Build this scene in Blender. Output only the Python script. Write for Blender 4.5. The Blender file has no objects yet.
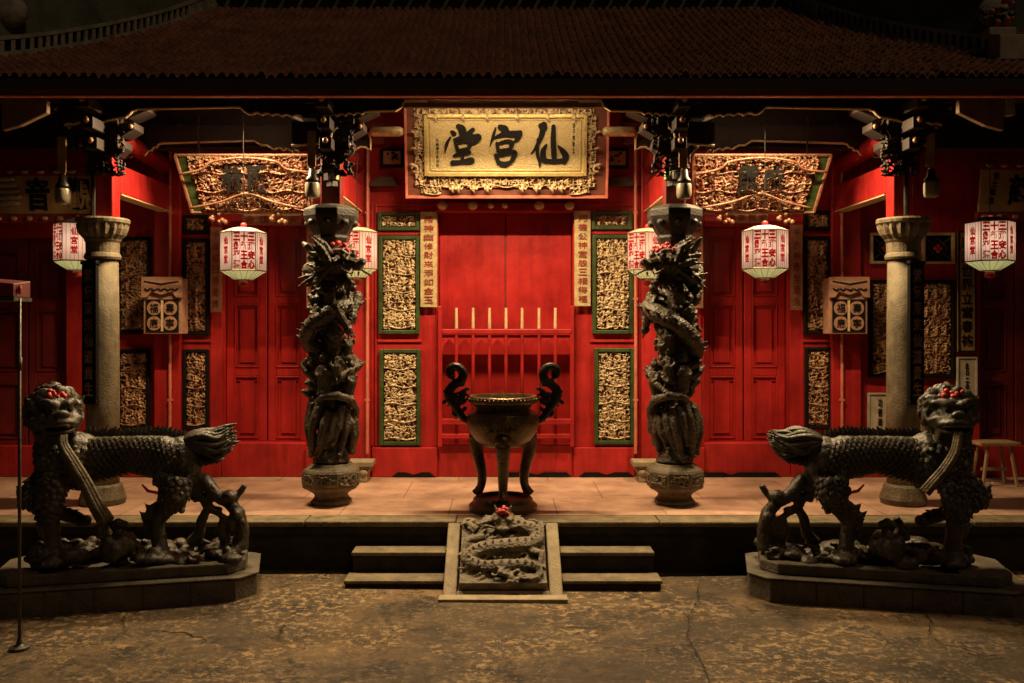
import bpy, bmesh, math, random
import numpy as np
from mathutils import Vector, Matrix
R = math.radians
SC = bpy.context.scene
COL = SC.collection
# ------------------------------------------------------------------ camera, sky, sun, exposure
CAMZ, F, CX, HY = 2.0, 900.0, 503.0, 325.0
cam_d = bpy.data.cameras.new('camera'); cam = bpy.data.objects.new('camera', cam_d); COL.objects.link(cam)
cam.location = (0, 0, CAMZ); cam.rotation_euler = (R(90), 0, 0)
cam_d.sensor_width = 36; cam_d.lens = F / 1024 * 36
cam_d.shift_x = (512 - CX) / 1024; cam_d.shift_y = -(341.5 - HY) / 1024
cam_d.clip_end = 500; SC.camera = cam
world = bpy.data.worlds.new('World'); SC.world = world; world.use_nodes = True
wn = world.node_tree; bg = wn.nodes['Background']
sky = wn.nodes.new('ShaderNodeTexSky'); sky.sky_type = 'NISHITA'; sky.sun_disc = False
SUN_EL, SUN_AZ = R(54), R(38)          # a far street lamp glow, from the right and behind the camera
sky.sun_elevation = SUN_EL; sky.sun_rotation = math.pi - SUN_AZ
wn.links.new(sky.outputs[0], bg.inputs[0]); bg.inputs[1].default_value = 0.0012
sd = bpy.data.lights.new('sun', 'SUN'); so = bpy.data.objects.new('sun', sd); COL.objects.link(so)
sd.energy = 0.25; sd.angle = R(9); sd.color = (1.0, .62, .34)
so.rotation_euler = (R(90) - SUN_EL, 0, SUN_AZ); so.location = (4, -4, 6)
SC.view_settings.view_transform = 'Standard'; SC.view_settings.look = 'None'
SC.view_settings.exposure = 0.0; SC.view_settings.gamma = 1.0
try: SC.cycles.use_denoising = True
except Exception: pass
MAIN_W, WARM = 215.0, (1.0, .71, .38)

def P(px, py, Y): return Vector(((px - CX) * Y / F, Y, CAMZ - (py - HY) * Y / F))
def X(px, Y): return (px - CX) * Y / F
def Z(py, Y): return CAMZ - (py - HY) * Y / F
WY = 9.46
def wx(px): return X(px, WY)
def wz(py): return Z(py, WY)

# ------------------------------------------------------------------ materials
def mat(name, col, rough=.6, metal=0.0, var=.25, scale=6.0, bump=.15, bscale=40.0, col2=None, coat=0.0, vor=None, spec=.5, detail=5.0, streak=0.0):
    m = bpy.data.materials.new(name); m.use_nodes = True
    nt = m.node_tree; b = nt.nodes['Principled BSDF']
    b.inputs['Roughness'].default_value = rough; b.inputs['Metallic'].default_value = metal
    b.inputs['Specular IOR Level'].default_value = spec
    if coat: b.inputs['Coat Weight'].default_value = coat; b.inputs['Coat Roughness'].default_value = .25
    tc = nt.nodes.new('ShaderNodeTexCoord')
    n = nt.nodes.new('ShaderNodeTexNoise'); n.inputs['Scale'].default_value = scale; n.inputs['Detail'].default_value = detail
    n.inputs['Roughness'].default_value = .65
    nt.links.new(tc.outputs['Object'], n.inputs['Vector'])
    r = nt.nodes.new('ShaderNodeValToRGB')
    c1 = tuple(c * (1 - var) for c in col) if col2 is None else col2
    r.color_ramp.elements[0].position = .32; r.color_ramp.elements[1].position = .68
    r.color_ramp.elements[0].color = (*c1, 1)
    r.color_ramp.elements[1].color = (*(min(1, c * (1 + var * .5)) for c in col), 1)
    nt.links.new(n.outputs[0], r.inputs[0]); nt.links.new(r.outputs[0], b.inputs['Base Color'])
    if streak:
        mp = nt.nodes.new('ShaderNodeMapping'); mp.inputs['Scale'].default_value = (9, 9, .9); nt.links.new(tc.outputs['Object'], mp.inputs[0])
        n3 = nt.nodes.new('ShaderNodeTexNoise'); n3.inputs['Scale'].default_value = 1.6; n3.inputs['Detail'].default_value = 9; n3.inputs['Roughness'].default_value = .7; nt.links.new(mp.outputs[0], n3.inputs['Vector'])
        r3 = nt.nodes.new('ShaderNodeValToRGB'); r3.color_ramp.elements[0].position = .33; r3.color_ramp.elements[1].position = .55
        r3.color_ramp.elements[0].color = (1-streak, 1-streak, 1-streak, 1); nt.links.new(n3.outputs[0], r3.inputs[0])
        x3 = nt.nodes.new('ShaderNodeMix'); x3.data_type = 'RGBA'; x3.blend_type = 'MULTIPLY'; x3.inputs[0].default_value = 1
        nt.links.new(r.outputs[0], x3.inputs[6]); nt.links.new(r3.outputs[0], x3.inputs[7]); nt.links.new(x3.outputs[2], b.inputs['Base Color'])
    mr = nt.nodes.new('ShaderNodeMapRange'); mr.inputs[3].default_value = max(.05, rough - .12); mr.inputs[4].default_value = min(1, rough + .15)
    nt.links.new(n.outputs[0], mr.inputs[0]); nt.links.new(mr.outputs[0], b.inputs['Roughness'])
    if bump:
        if vor:
            v = nt.nodes.new('ShaderNodeTexVoronoi'); v.inputs['Scale'].default_value = vor
            nt.links.new(tc.outputs['Object'], v.inputs['Vector']); h = v.outputs['Distance']
        else:
            v = nt.nodes.new('ShaderNodeTexNoise'); v.inputs['Scale'].default_value = bscale; v.inputs['Detail'].default_value = 6
            nt.links.new(tc.outputs['Object'], v.inputs['Vector']); h = v.outputs[0]
        bp = nt.nodes.new('ShaderNodeBump'); bp.inputs['Strength'].default_value = bump; bp.inputs['Distance'].default_value = .02
        if vor: bp.invert = True
        nt.links.new(h, bp.inputs['Height']); nt.links.new(bp.outputs[0], b.inputs['Normal'])
    return m
def emis(name, col, s, base=(.8, .8, .8)):
    m = bpy.data.materials.new(name); m.use_nodes = True; b = m.node_tree.nodes['Principled BSDF']
    b.inputs['Base Color'].default_value = (*base, 1); b.inputs['Emission Color'].default_value = (*col, 1)
    b.inputs['Emission Strength'].default_value = s; b.inputs['Roughness'].default_value = .4
    return m
M = {}
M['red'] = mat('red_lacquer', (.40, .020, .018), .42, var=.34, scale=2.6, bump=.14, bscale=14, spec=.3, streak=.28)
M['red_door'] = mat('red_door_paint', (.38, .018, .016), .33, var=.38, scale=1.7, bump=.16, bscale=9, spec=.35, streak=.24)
M['tread'] = mat('worn_step_stone', (.155, .118, .062), .7, var=.55, scale=7, bump=.4, bscale=50, detail=9)
M['column'] = mat('column_granite', (.20, .158, .095), .72, var=.45, scale=8, bump=.35, bscale=70, detail=9, streak=.3)
M['riser'] = mat('shade_dark_stone', (.034, .026, .016), .75, var=.6, scale=6, bump=.4, bscale=45, detail=9, spec=.2)  # step stone darkened: the shade on the risers is put into the colour
M['board'] = mat('dark_red_board', (.15, .040, .022), .5, var=.45, scale=3, bump=.15, bscale=20)
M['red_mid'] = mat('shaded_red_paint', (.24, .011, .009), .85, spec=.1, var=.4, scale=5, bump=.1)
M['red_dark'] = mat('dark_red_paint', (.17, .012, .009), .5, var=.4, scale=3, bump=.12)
M['pink_edge'] = mat('pale_red_edge', (.55, .16, .10), .5, var=.3, scale=8)  # pale red; on the fascia strip it stands for a lit edge
M['brown'] = mat('dark_timber', (.045, .017, .010), .55, var=.5, scale=3.5, bump=.2, bscale=22)
M['ceiling'] = mat('soot_dark_timber', (.018, .008, .005), .7, var=.4, scale=4)
M['fascia'] = mat('weathered_red_timber', (.30, .095, .05), .55, var=.55, scale=2.2, bump=.25, bscale=18)
M['cream'] = mat('cream_edge_paint', (.62, .44, .24), .5, var=.25, scale=9)
M['green'] = mat('green_frame_paint', (.036, .062, .014), .42, var=.4, scale=7)
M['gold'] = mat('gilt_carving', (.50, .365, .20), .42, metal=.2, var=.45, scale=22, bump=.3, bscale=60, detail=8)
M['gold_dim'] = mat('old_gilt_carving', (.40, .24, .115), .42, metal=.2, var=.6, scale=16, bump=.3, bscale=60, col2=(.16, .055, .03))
M['gold_field'] = mat('gold_leaf_ground', (.50, .39, .185), .45, metal=.25, var=.28, scale=75, bump=.5, bscale=90, detail=8)
M['gold_trim'] = mat('gold_trim', (.55, .42, .17), .32, metal=.4, var=.25, scale=14)
M['ink'] = mat('black_lacquer', (.009, .008, .007), .62, var=.3, bump=.05, spec=.12)
M['dark_cap'] = mat('dark_capital_stone', (.030, .024, .015), .6, var=.5, scale=9, bump=.4, bscale=50)  # dragon pillar capitals, darker than the stone of the shafts
M['lacq'] = mat('dark_lacquer_ground', (.11, .042, .020), .45, var=.5, scale=12)
M['stone'] = mat('granite', (.27, .215, .13), .75, var=.4, scale=9, bump=.35, bscale=70, detail=9)
M['ped'] = mat('worn_pedestal_stone', (.13, .10, .055), .6, var=.55, scale=11, bump=.5, bscale=60, detail=9)
M['stone_d'] = mat('dark_stone', (.085, .068, .042), .7, var=.55, scale=7, bump=.45, bscale=45, detail=9)
M['statue'] = mat('dark_carved_stone', (.046, .036, .020), .46, var=.6, scale=9, bump=.45, bscale=42, detail=9)
M['pillarst'] = mat('sooty_carved_stone', (.060, .046, .026), .47, var=.6, scale=8, bump=.6, bscale=38, detail=9)
M['slabst'] = mat('carved_slab_stone', (.15, .115, .066), .6, var=.7, scale=10, bump=.6, bscale=55, detail=9)
M['redchip'] = mat('red_painted_carving', (.55, .035, .03), .5, var=.5, scale=30)
M['bronze'] = mat('dark_bronze', (.125, .083, .040), .30, metal=.6, var=.5, scale=9, bump=.35, bscale=50)
M['iron'] = mat('black_iron', (.022, .017, .014), .4, metal=.4, var=.4)
M['paper_y'] = mat('yellow_couplet_paper', (.44, .34, .165), .7, var=.35, scale=18)
M['paper_p'] = mat('faded_pink_paper', (.36, .185, .11), .7, var=.3, scale=14)
M['redink'] = mat('red_writing', (.27, .025, .018), .6, bump=0)
def translucent(name, col, dif, k=.8):
    m = bpy.data.materials.new(name); m.use_nodes = True; nt = m.node_tree; nt.nodes.remove(nt.nodes['Principled BSDF']); out = nt.nodes['Material Output']
    t = nt.nodes.new('ShaderNodeBsdfTranslucent'); t.inputs[0].default_value = (*col, 1)
    d = nt.nodes.new('ShaderNodeBsdfPrincipled'); d.inputs['Base Color'].default_value = (*dif, 1); d.inputs['Roughness'].default_value = .35
    tc = nt.nodes.new('ShaderNodeTexCoord'); n = nt.nodes.new('ShaderNodeTexNoise'); n.inputs['Scale'].default_value = 14; n.inputs['Detail'].default_value = 5; nt.links.new(tc.outputs['Object'], n.inputs['Vector'])
    mr = nt.nodes.new('ShaderNodeMapRange'); mr.inputs[3].default_value = k-.14; mr.inputs[4].default_value = min(1, k+.14); nt.links.new(n.outputs[0], mr.inputs[0])
    x = nt.nodes.new('ShaderNodeMixShader'); nt.links.new(mr.outputs[0], x.inputs[0]); nt.links.new(d.outputs[0], x.inputs[1]); nt.links.new(t.outputs[0], x.inputs[2]); nt.links.new(x.outputs[0], out.inputs[0])
    return m
M['glass'] = translucent('frosted_lantern_glass', (.86, .63, .54), (.40, .32, .28))
M['glass_base'] = translucent('green_lantern_glass', (.62, .72, .36), (.3, .34, .2))
M['lred'] = translucent('lantern_red_lettering', (.72, .03, .035), (.36, .02, .02))
M['wire'] = mat('lantern_wire', (.16, .09, .05), .5, metal=.3)
M['frost'] = mat('frosted_glass_jar', (.25, .21, .145), .3, var=.1)
M['greenlens'] = mat('green_plastic', (.25, .42, .12), .35, var=.15)
M['tile'] = mat('clay_roof_tile', (.30, .135, .075), .72, var=.55, scale=5, bump=.4, bscale=50, detail=8)
M['ridge_g'] = mat('greenish_plaster', (.13, .16, .10), .8, var=.45, scale=5, bump=.3)
M['ridge_w'] = mat('stained_white_plaster', (.36, .34, .25), .8, var=.45, scale=9, bump=.3)
M['white'] = mat('off_white_paint', (.42, .36, .26), .6, var=.3, scale=9)
M['wood'] = mat('pale_wood', (.25, .15, .075), .6, var=.3, scale=8)
M['metal_g'] = mat('grey_metal_pole', (.085, .075, .055), .45, metal=.6, var=.4, scale=20)

# ------------------------------------------------------------------ mesh builder
class MB:
    def __init__(s): s.v = []; s.f = []
    def add(s, vs, fs, mtx=None):
        b = len(s.v)
        for p in vs:
            p = Vector(p)
            if mtx is not None: p = mtx @ p
            s.v.append((p.x, p.y, p.z))
        s.f += [tuple(b + i for i in f) for f in fs]
        return s
    def box(s, a, b, mtx=None):
        x0, x1 = sorted((a[0], b[0])); y0, y1 = sorted((a[1], b[1])); z0, z1 = sorted((a[2], b[2]))
        return s.add([(x0,y0,z0),(x1,y0,z0),(x1,y1,z0),(x0,y1,z0),(x0,y0,z1),(x1,y0,z1),(x1,y1,z1),(x0,y1,z1)],
                     [(0,3,2,1),(4,5,6,7),(0,1,5,4),(1,2,6,5),(2,3,7,6),(3,0,4,7)], mtx)
    def prism_y(s, poly, y0, y1, mtx=None):           # outline in x,z extruded along y
        n = len(poly)
        a = sum(poly[i][0]*poly[(i+1)%n][1]-poly[(i+1)%n][0]*poly[i][1] for i in range(n))
        if a < 0: poly = poly[::-1]
        vs = [(x, y0, z) for x, z in poly] + [(x, y1, z) for x, z in poly]
        fs = [tuple(range(n)), tuple(range(2*n-1, n-1, -1))] + [(i, i+n, (i+1)%n+n, (i+1)%n) for i in range(n)]
        return s.add(vs, fs, mtx)
    def prism_z(s, poly, z0, z1, mtx=None):
        n = len(poly)
        a = sum(poly[i][0]*poly[(i+1)%n][1]-poly[(i+1)%n][0]*poly[i][1] for i in range(n))
        if a < 0: poly = poly[::-1]
        vs = [(x, y, z0) for x, y in poly] + [(x, y, z1) for x, y in poly]
        fs = [tuple(range(n-1, -1, -1)), tuple(range(n, 2*n))] + [(i, (i+1)%n, (i+1)%n+n, i+n) for i in range(n)]
        return s.add(vs, fs, mtx)
    def lathe(s, prof, n=32, c=(0,0,0), ph=0.0, flute=0, fa=0.0):
        vs = []; fs = []
        for r, z in prof:
            for k in range(n):
                a = 2*math.pi*k/n + ph
                rr = r*(1+fa*math.cos(flute*a)) if flute else r
                vs.append((c[0]+rr*math.cos(a), c[1]+rr*math.sin(a), c[2]+z))
        for i in range(len(prof)-1):
            for k in range(n):
                k2 = (k+1) % n
                fs.append((i*n+k, i*n+k2, (i+1)*n+k2, (i+1)*n+k))
        fs.append(tuple(range(n-1, -1, -1))); fs.append(tuple((len(prof)-1)*n+k for k in range(n)))
        return s.add(vs, fs)
    def tube(s, pts, rad, n=8, flat=1.0, closed_round=True):
        pts = [Vector(p) for p in pts]
        if not hasattr(rad, '__len__'): rad = [rad]*len(pts)
        vs = []; fs = []; up = None
        m = len(pts)
        for i, p in enumerate(pts):
            t = (pts[min(i+1, m-1)] - pts[max(i-1, 0)]).normalized()
            if up is None:
                up = Vector((0,0,1)) if abs(t.z) < .9 else Vector((0,1,0))
            a = t.cross(up)
            if a.length < 1e-4: a = t.orthogonal()
            a.normalize(); b = a.cross(t).normalized(); up = b
            for k in range(n):
                q = 2*math.pi*k/n
                vs.append(p + a*(rad[i]*math.cos(q)) + b*(rad[i]*flat*math.sin(q)))
        for i in range(m-1):
            for k in range(n):
                k2 = (k+1) % n
                fs.append((i*n+k, (i+1)*n+k, (i+1)*n+k2, i*n+k2))
        fs.append(tuple(range(n))); fs.append(tuple((m-1)*n+k for k in range(n-1, -1, -1)))
        return s.add(vs, fs)
    def sphere(s, c, r, n=10, m=7, rot=None):
        if not hasattr(r, '__len__'): r = (r, r, r)
        vs = [(0,0,-1)]; fs = []
        for i in range(1, m):
            t = math.pi*i/m
            for k in range(n):
                a = 2*math.pi*k/n
                vs.append((math.sin(t)*math.cos(a), math.sin(t)*math.sin(a), -math.cos(t)))
        vs.append((0,0,1)); L = len(vs)-1
        for k in range(n):
            k2 = (k+1) % n
            fs.append((0, 1+k2, 1+k)); fs.append((L, L-n+k, L-n+k2))
            for i in range(m-2): fs.append((1+i*n+k, 1+i*n+k2, 1+(i+1)*n+k2, 1+(i+1)*n+k))
        mt = Matrix.Translation(Vector(c)) @ (rot.to_4x4() if rot is not None else Matrix()) @ Matrix.Diagonal((*r, 1))
        return s.add(vs, fs, mt)
    def build(s, name, m, parent=None, smooth=False, bevel=0.0, mtx=None):
        off = parent_off(parent)
        me = bpy.data.meshes.new(name)
        vs = s.v if mtx is None else [tuple(mtx @ Vector(p)) for p in s.v]
        me.from_pydata([(x-off.x, y-off.y, z-off.z) for x, y, z in vs], [], s.f); me.update()
        me.materials.append(m)
        if smooth: me.polygons.foreach_set('use_smooth', [True]*len(me.polygons))
        o = bpy.data.objects.new(name, me); COL.objects.link(o)
        if parent is not None: o.parent = parent
        if bevel:
            bm = o.modifiers.new('b', 'BEVEL'); bm.width = bevel; bm.segments = 2; bm.limit_method = 'ANGLE'
        return o
def parent_off(p):
    off = Vector((0,0,0))
    while p is not None: off += Vector(p.location); p = p.parent
    return off
def tag(o, label=None, cat=None, group=None, kind=None):
    if label: o['label'] = label
    if cat: o['category'] = cat
    if group: o['group'] = group
    if kind: o['kind'] = kind
    return o
def empty(name, loc, label, cat, group=None):
    o = bpy.data.objects.new(name, None); COL.objects.link(o); o.location = loc; o.empty_display_size = .1
    return tag(o, label, cat, group)
def copy_tree(o, parent=None):
    c = o.copy(); COL.objects.link(c)
    if parent is not None: c.parent = parent
    for ch in list(o.children): copy_tree(ch, c)
    return c
def sculpt(mb, name, m, parent, voxel=.012, smooth=3, disp=.006, dscale=.06, kind='CLOUDS', disp2=0.0, d2scale=.03, mtx=None):
    """merge overlapping solids into one carved surface"""
    o = mb.build('tmp', m)
    r = o.modifiers.new('r', 'REMESH'); r.mode = 'VOXEL'; r.voxel_size = voxel
    if smooth:
        sm = o.modifiers.new('s', 'SMOOTH'); sm.iterations = smooth; sm.factor = .5
    for k, (d, sc, kd) in enumerate(((disp, dscale, kind), (disp2, d2scale, 'CLOUDS'))):
        if not d: continue
        t = bpy.data.textures.new('t', kd); t.noise_scale = sc
        if kd == 'CLOUDS': t.noise_depth = 2
        dm = o.modifiers.new('d', 'DISPLACE'); dm.texture = t; dm.strength = d; dm.mid_level = .5
    dg = bpy.context.evaluated_depsgraph_get(); dg.update()
    me = bpy.data.meshes.new_from_object(o.evaluated_get(dg)); me.name = name
    old = o.data; bpy.data.objects.remove(o); bpy.data.meshes.remove(old)
    off = parent_off(parent); me.transform(Matrix.Translation(-off) @ (mtx if mtx is not None else Matrix()))
    me.materials.clear(); me.materials.append(m)
    me.polygons.foreach_set('use_smooth', [True]*len(me.polygons)); me.update()
    q = bpy.data.objects.new(name, me); COL.objects.link(q)
    if parent is not None: q.parent = parent
    return q
def spline(pts, n=6):
    """Catmull-Rom through tuples of any length"""
    a = [np.array(p, float) for p in pts]; a = [2*a[0]-a[1]] + a + [2*a[-1]-a[-2]]
    out = []
    for i in range(1, len(a)-2):
        for k in range(n):
            t = k/n
            out.append(.5*((2*a[i]) + (-a[i-1]+a[i+1])*t + (2*a[i-1]-5*a[i]+4*a[i+1]-a[i+2])*t*t + (-a[i-1]+3*a[i]-3*a[i+1]+a[i+2])*t**3))
    out.append(a[-2]); return out
_tc = {}
def text_geo(body, offset=0.0, extrude=.01):
    key = (body, offset, extrude)
    if key in _tc: return _tc[key]
    c = bpy.data.curves.new('t', 'FONT'); c.body = body; c.size = 1; c.offset = offset; c.extrude = extrude; c.resolution_u = 2
    o = bpy.data.objects.new('t', c); COL.objects.link(o)
    dg = bpy.context.evaluated_depsgraph_get(); dg.update()
    me = bpy.data.meshes.new_from_object(o.evaluated_get(dg))
    vs = np.array([v.co[:] for v in me.vertices]); fs = [tuple(p.vertices) for p in me.polygons]
    bpy.data.objects.remove(o); bpy.data.curves.remove(c); bpy.data.meshes.remove(me)
    mn, mx = vs.min(0), vs.max(0); ctr = (mn+mx)/2
    vs = vs - ctr
    _tc[key] = (vs, fs, mx-mn); return _tc[key]
def glyph(mb, ch, cx, cy, cz, w, h, offset=.012, mtx=None, thick=.003):
    """one written sign, filling w x h, standing in the x z plane and facing -y"""
    vs, fs, sz = text_geo(ch, offset, .01)
    sx, sz_ = w/max(sz[0], .3), h/max(sz[1], .3); sy = thick/.02
    mb.add([(cx+v[0]*sx, cy-v[2]*sy, cz+v[1]*sz_) for v in vs], fs, mtx)
def column_text(mb, s, cx, cy, ztop, zbot, w, offset=.012, mtx=None, fill=.84, thick=.003):
    n = len(s); st = (ztop-zbot)/n
    for i, ch in enumerate(s): glyph(mb, ch, cx, cy, ztop-st*(i+.5), w, st*fill, offset, mtx, thick)

# ------------------------------------------------------------------ pierced gilt relief carving
def relief(w, h, seed, cell=.0055, depth=.045, figures=3, thr=.12, density=1.2, mask=None, swirl=.055):
    """carved scrollwork, leaves and small figures as a pierced sheet with thickness: x in +-w/2, z in +-h/2, facing -y"""
    rg = np.random.RandomState(seed)
    nx, nz = max(8, int(w/cell)), max(8, int(h/cell))
    xs = np.linspace(-w/2, w/2, nx); zs = np.linspace(-h/2, h/2, nz)
    H = np.zeros((nz, nx))
    def dab(cx, cz, rx, rz, amp, ang=0.0):
        rr = max(rx, rz)
        i0, i1 = np.searchsorted(xs, [cx-rr, cx+rr]); j0, j1 = np.searchsorted(zs, [cz-rr, cz+rr])
        if i1 <= i0 or j1 <= j0: return
        gx, gz = np.meshgrid(xs[i0:i1]-cx, zs[j0:j1]-cz)
        ca, sa = math.cos(ang), math.sin(ang)
        u = (gx*ca+gz*sa)/rx; v = (-gx*sa+gz*ca)/rz
        q = np.clip(1-u*u-v*v, 0, None)
        H[j0:j1, i0:i1] = np.maximum(H[j0:j1, i0:i1], np.sqrt(q)*amp)
    n = int(density*w*h/(swirl*swirl)*2.9)
    for _ in range(n):                                       # leaves and scrolls, thin and curling
        x, z = rg.uniform(-w/2, w/2), rg.uniform(-h/2, h/2)
        a = rg.uniform(0, 6.28); k = rg.uniform(-1, 1)*2.4/swirl; L = rg.uniform(.8, 2.1)*swirl; amp = rg.uniform(.30, .62)
        rad = max(.0062, rg.uniform(.09, .20)*swirl); m = 11
        for t in range(m):
            f = t/(m-1); rr = rad*(1.15-.75*f)+.002; dab(x, z, rr, rr, amp*(1-.3*f))
            x += math.cos(a)*L/m; z += math.sin(a)*L/m; a += k*L/m
    FS = .040 if min(w, h) > .16 else .024
    if figures:
        rows = max(1, int(round(h/(FS*4.6)))); per = max(1, int(w/(FS*2.5)))
        for i in range(rows):
            zb = -h/2+h*(i+.12)/rows; ph = rg.uniform(0, 6)
            for t in range(int(w/.006)):                     # a ledge of rock or a roof line under each scene
                x = -w/2+t*.006; dab(x, zb+.012*math.sin(x*22+ph), .008, .0085, .66)
            for j in range(per):
                if rg.rand() < .18: continue
                x = -w/2+w*(j+.5)/per+rg.uniform(-.2, .2)*FS; s = FS*rg.uniform(.85, 1.2); z = zb+s*1.35; ln = rg.uniform(-.3, .3)
                dab(x, z-s*.45, s*.46, s*.80, .86, ln*.5); dab(x+ln*s*.3, z+s*.25, s*.40, s*.52, .95, ln); dab(x+ln*s*.6, z+s*1.0, s*.27, s*.33, 1.0)
                dab(x+ln*s*.6, z+s*1.32, s*.34, s*.13, .9)
                for sd_ in (-1, 1): dab(x+sd_*s*.55+ln*s*.3, z+s*rg.uniform(.1, .55), s*.38, s*.13, .88, sd_*rg.uniform(-.9, .7))
    if mask is not None:
        gx, gz = np.meshgrid(xs, zs); H = np.where(mask(gx, gz), H, 0)
    keep = H > thr
    mb = MB(); idx = -np.ones((nz, nx), int)
    c = (keep[:-1, :-1] & keep[1:, :-1] & keep[:-1, 1:] & keep[1:, 1:])
    need = np.zeros((nz, nx), bool)
    for a, b in ((0,0),(1,0),(0,1),(1,1)): need[a:nz-1+a, b:nx-1+b] |= c
    jj, ii = np.nonzero(need); idx[jj, ii] = np.arange(len(jj))
    nv = len(jj)
    mb.v = [(xs[i], -H[j, i]*depth, zs[j]) for j, i in zip(jj, ii)] + [(xs[i], .004, zs[j]) for j, i in zip(jj, ii)]
    for j, i in zip(*np.nonzero(c)):
        a, b, d, e = idx[j, i], idx[j, i+1], idx[j+1, i+1], idx[j+1, i]
        mb.f.append((a, b, d, e))
        if j == 0 or not c[j-1, i]: mb.f.append((a, a+nv, b+nv, b))
        if j == nz-2 or not c[j+1, i]: mb.f.append((e, d, d+nv, e+nv))
        if i == 0 or not c[j, i-1]: mb.f.append((a, e, e+nv, a+nv))
        if i == nx-2 or not c[j, i+1]: mb.f.append((b, b+nv, d+nv, d))
    return mb
# ------------------------------------------------------------------ ground and terrace
def ground_material():
    m = bpy.data.materials.new('stained_concrete'); m.use_nodes = True; nt = m.node_tree; b = nt.nodes['Principled BSDF']
    N, L = nt.nodes.new, nt.links.new
    tc = N('ShaderNodeTexCoord')
    def noise(s, d=8, r=.65, off=(0,0,0), sc=(1,1,1)):
        mp = N('ShaderNodeMapping'); mp.inputs['Location'].default_value = off; mp.inputs['Scale'].default_value = sc; L(tc.outputs['Object'], mp.inputs[0])
        n = N('ShaderNodeTexNoise'); n.inputs['Scale'].default_value = s; n.inputs['Detail'].default_value = d; n.inputs['Roughness'].default_value = r
        L(mp.outputs[0], n.inputs['Vector']); return n.outputs[0]
    def ramp(src, p0, p1, c0=(0,0,0,1), c1=(1,1,1,1)):
        r = N('ShaderNodeValToRGB'); r.color_ramp.elements[0].position = p0; r.color_ramp.elements[1].position = p1
        r.color_ramp.elements[0].color = c0; r.color_ramp.elements[1].color = c1; L(src, r.inputs[0]); return r.outputs[0]
    def mix(f, a, bb, mode='MIX'):
        x = N('ShaderNodeMix'); x.data_type = 'RGBA'; x.blend_type = mode
        L(f, x.inputs[0])
        for k, v in ((6, a), (7, bb)):
            if isinstance(v, tuple): x.inputs[k].default_value = v
            else: L(v, x.inputs[k])
        return x.outputs[2]
    base = ramp(noise(1.0, 12, .74), .36, .64, (.024, .016, .0075, 1), (.225, .140, .060, 1))
    c = mix(ramp(noise(.6, 8, .68, (3, 1, 0), (.7, 1.3, 1)), .44, .58), base, (.050, .034, .017, 1))
    c = mix(ramp(noise(2.3, 12, .78, (7, 2, 0)), .52, .58), c, (.022, .015, .007, 1))
    fl = N('ShaderNodeMath'); fl.operation = 'MULTIPLY'
    L(ramp(noise(15, 11, .76, (1, 5, 0)), .52, .555), fl.inputs[0]); L(ramp(noise(.9, 8, .66, (2, 9, 0)), .47, .55), fl.inputs[1])
    c = mix(fl.outputs[0], c, (.34, .225, .105, 1))
    f2 = N('ShaderNodeMath'); f2.operation = 'MULTIPLY'
    L(ramp(noise(26, 8, .7, (9, 5, 0)), .54, .59), f2.inputs[0]); L(ramp(noise(1.6, 6, .66, (6, 1, 0)), .42, .52), f2.inputs[1])
    c = mix(f2.outputs[0], c, (.19, .132, .070, 1))
    c = mix(ramp(noise(70, 4), .50, .80), c, (.05, .035, .017, 1))
    # hairline cracks
    v = N('ShaderNodeTexVoronoi'); v.feature = 'DISTANCE_TO_EDGE'; v.inputs['Scale'].default_value = .33
    nd = N('ShaderNodeTexNoise'); nd.inputs['Scale'].default_value = 2.2; nd.inputs['Detail'].default_value = 8; L(tc.outputs['Object'], nd.inputs['Vector'])
    va = N('ShaderNodeMix'); va.data_type = 'RGBA'; va.inputs[0].default_value = .28; L(tc.outputs['Object'], va.inputs[6]); L(nd.outputs[1], va.inputs[7])
    L(va.outputs[2], v.inputs['Vector'])
    ck = ramp(v.outputs['Distance'], .0006, .0022, (1,1,1,1), (0,0,0,1))
    ckm = N('ShaderNodeMath'); ckm.operation = 'MULTIPLY'; L(ck, ckm.inputs[0]); L(ramp(noise(1.7, 4, .6, (5, 5, 0)), .50, .60), ckm.inputs[1]); ck = ckm.outputs[0]
    c = mix(ck, c, (.018, .013, .008, 1))
    L(c, b.inputs['Base Color'])
    L(ramp(noise(1.9, 6, .6, (4, 4, 0)), .35, .7, (.42,.42,.42,1), (.9,.9,.9,1)), b.inputs['Roughness'])
    b.inputs['Specular IOR Level'].default_value = .35
    ad = N('ShaderNodeMath'); ad.operation = 'ADD'; L(noise(5, 12, .75), ad.inputs[0])
    mu = N('ShaderNodeMath'); mu.operation = 'MULTIPLY'; mu.inputs[1].default_value = -.5; L(ck, mu.inputs[0]); L(mu.outputs[0], ad.inputs[1])
    bp = N('ShaderNodeBump'); bp.inputs['Strength'].default_value = .8; bp.inputs['Distance'].default_value = .06
    L(ad.outputs[0], bp.inputs['Height']); L(bp.outputs[0], b.inputs['Normal'])
    return m
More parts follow.
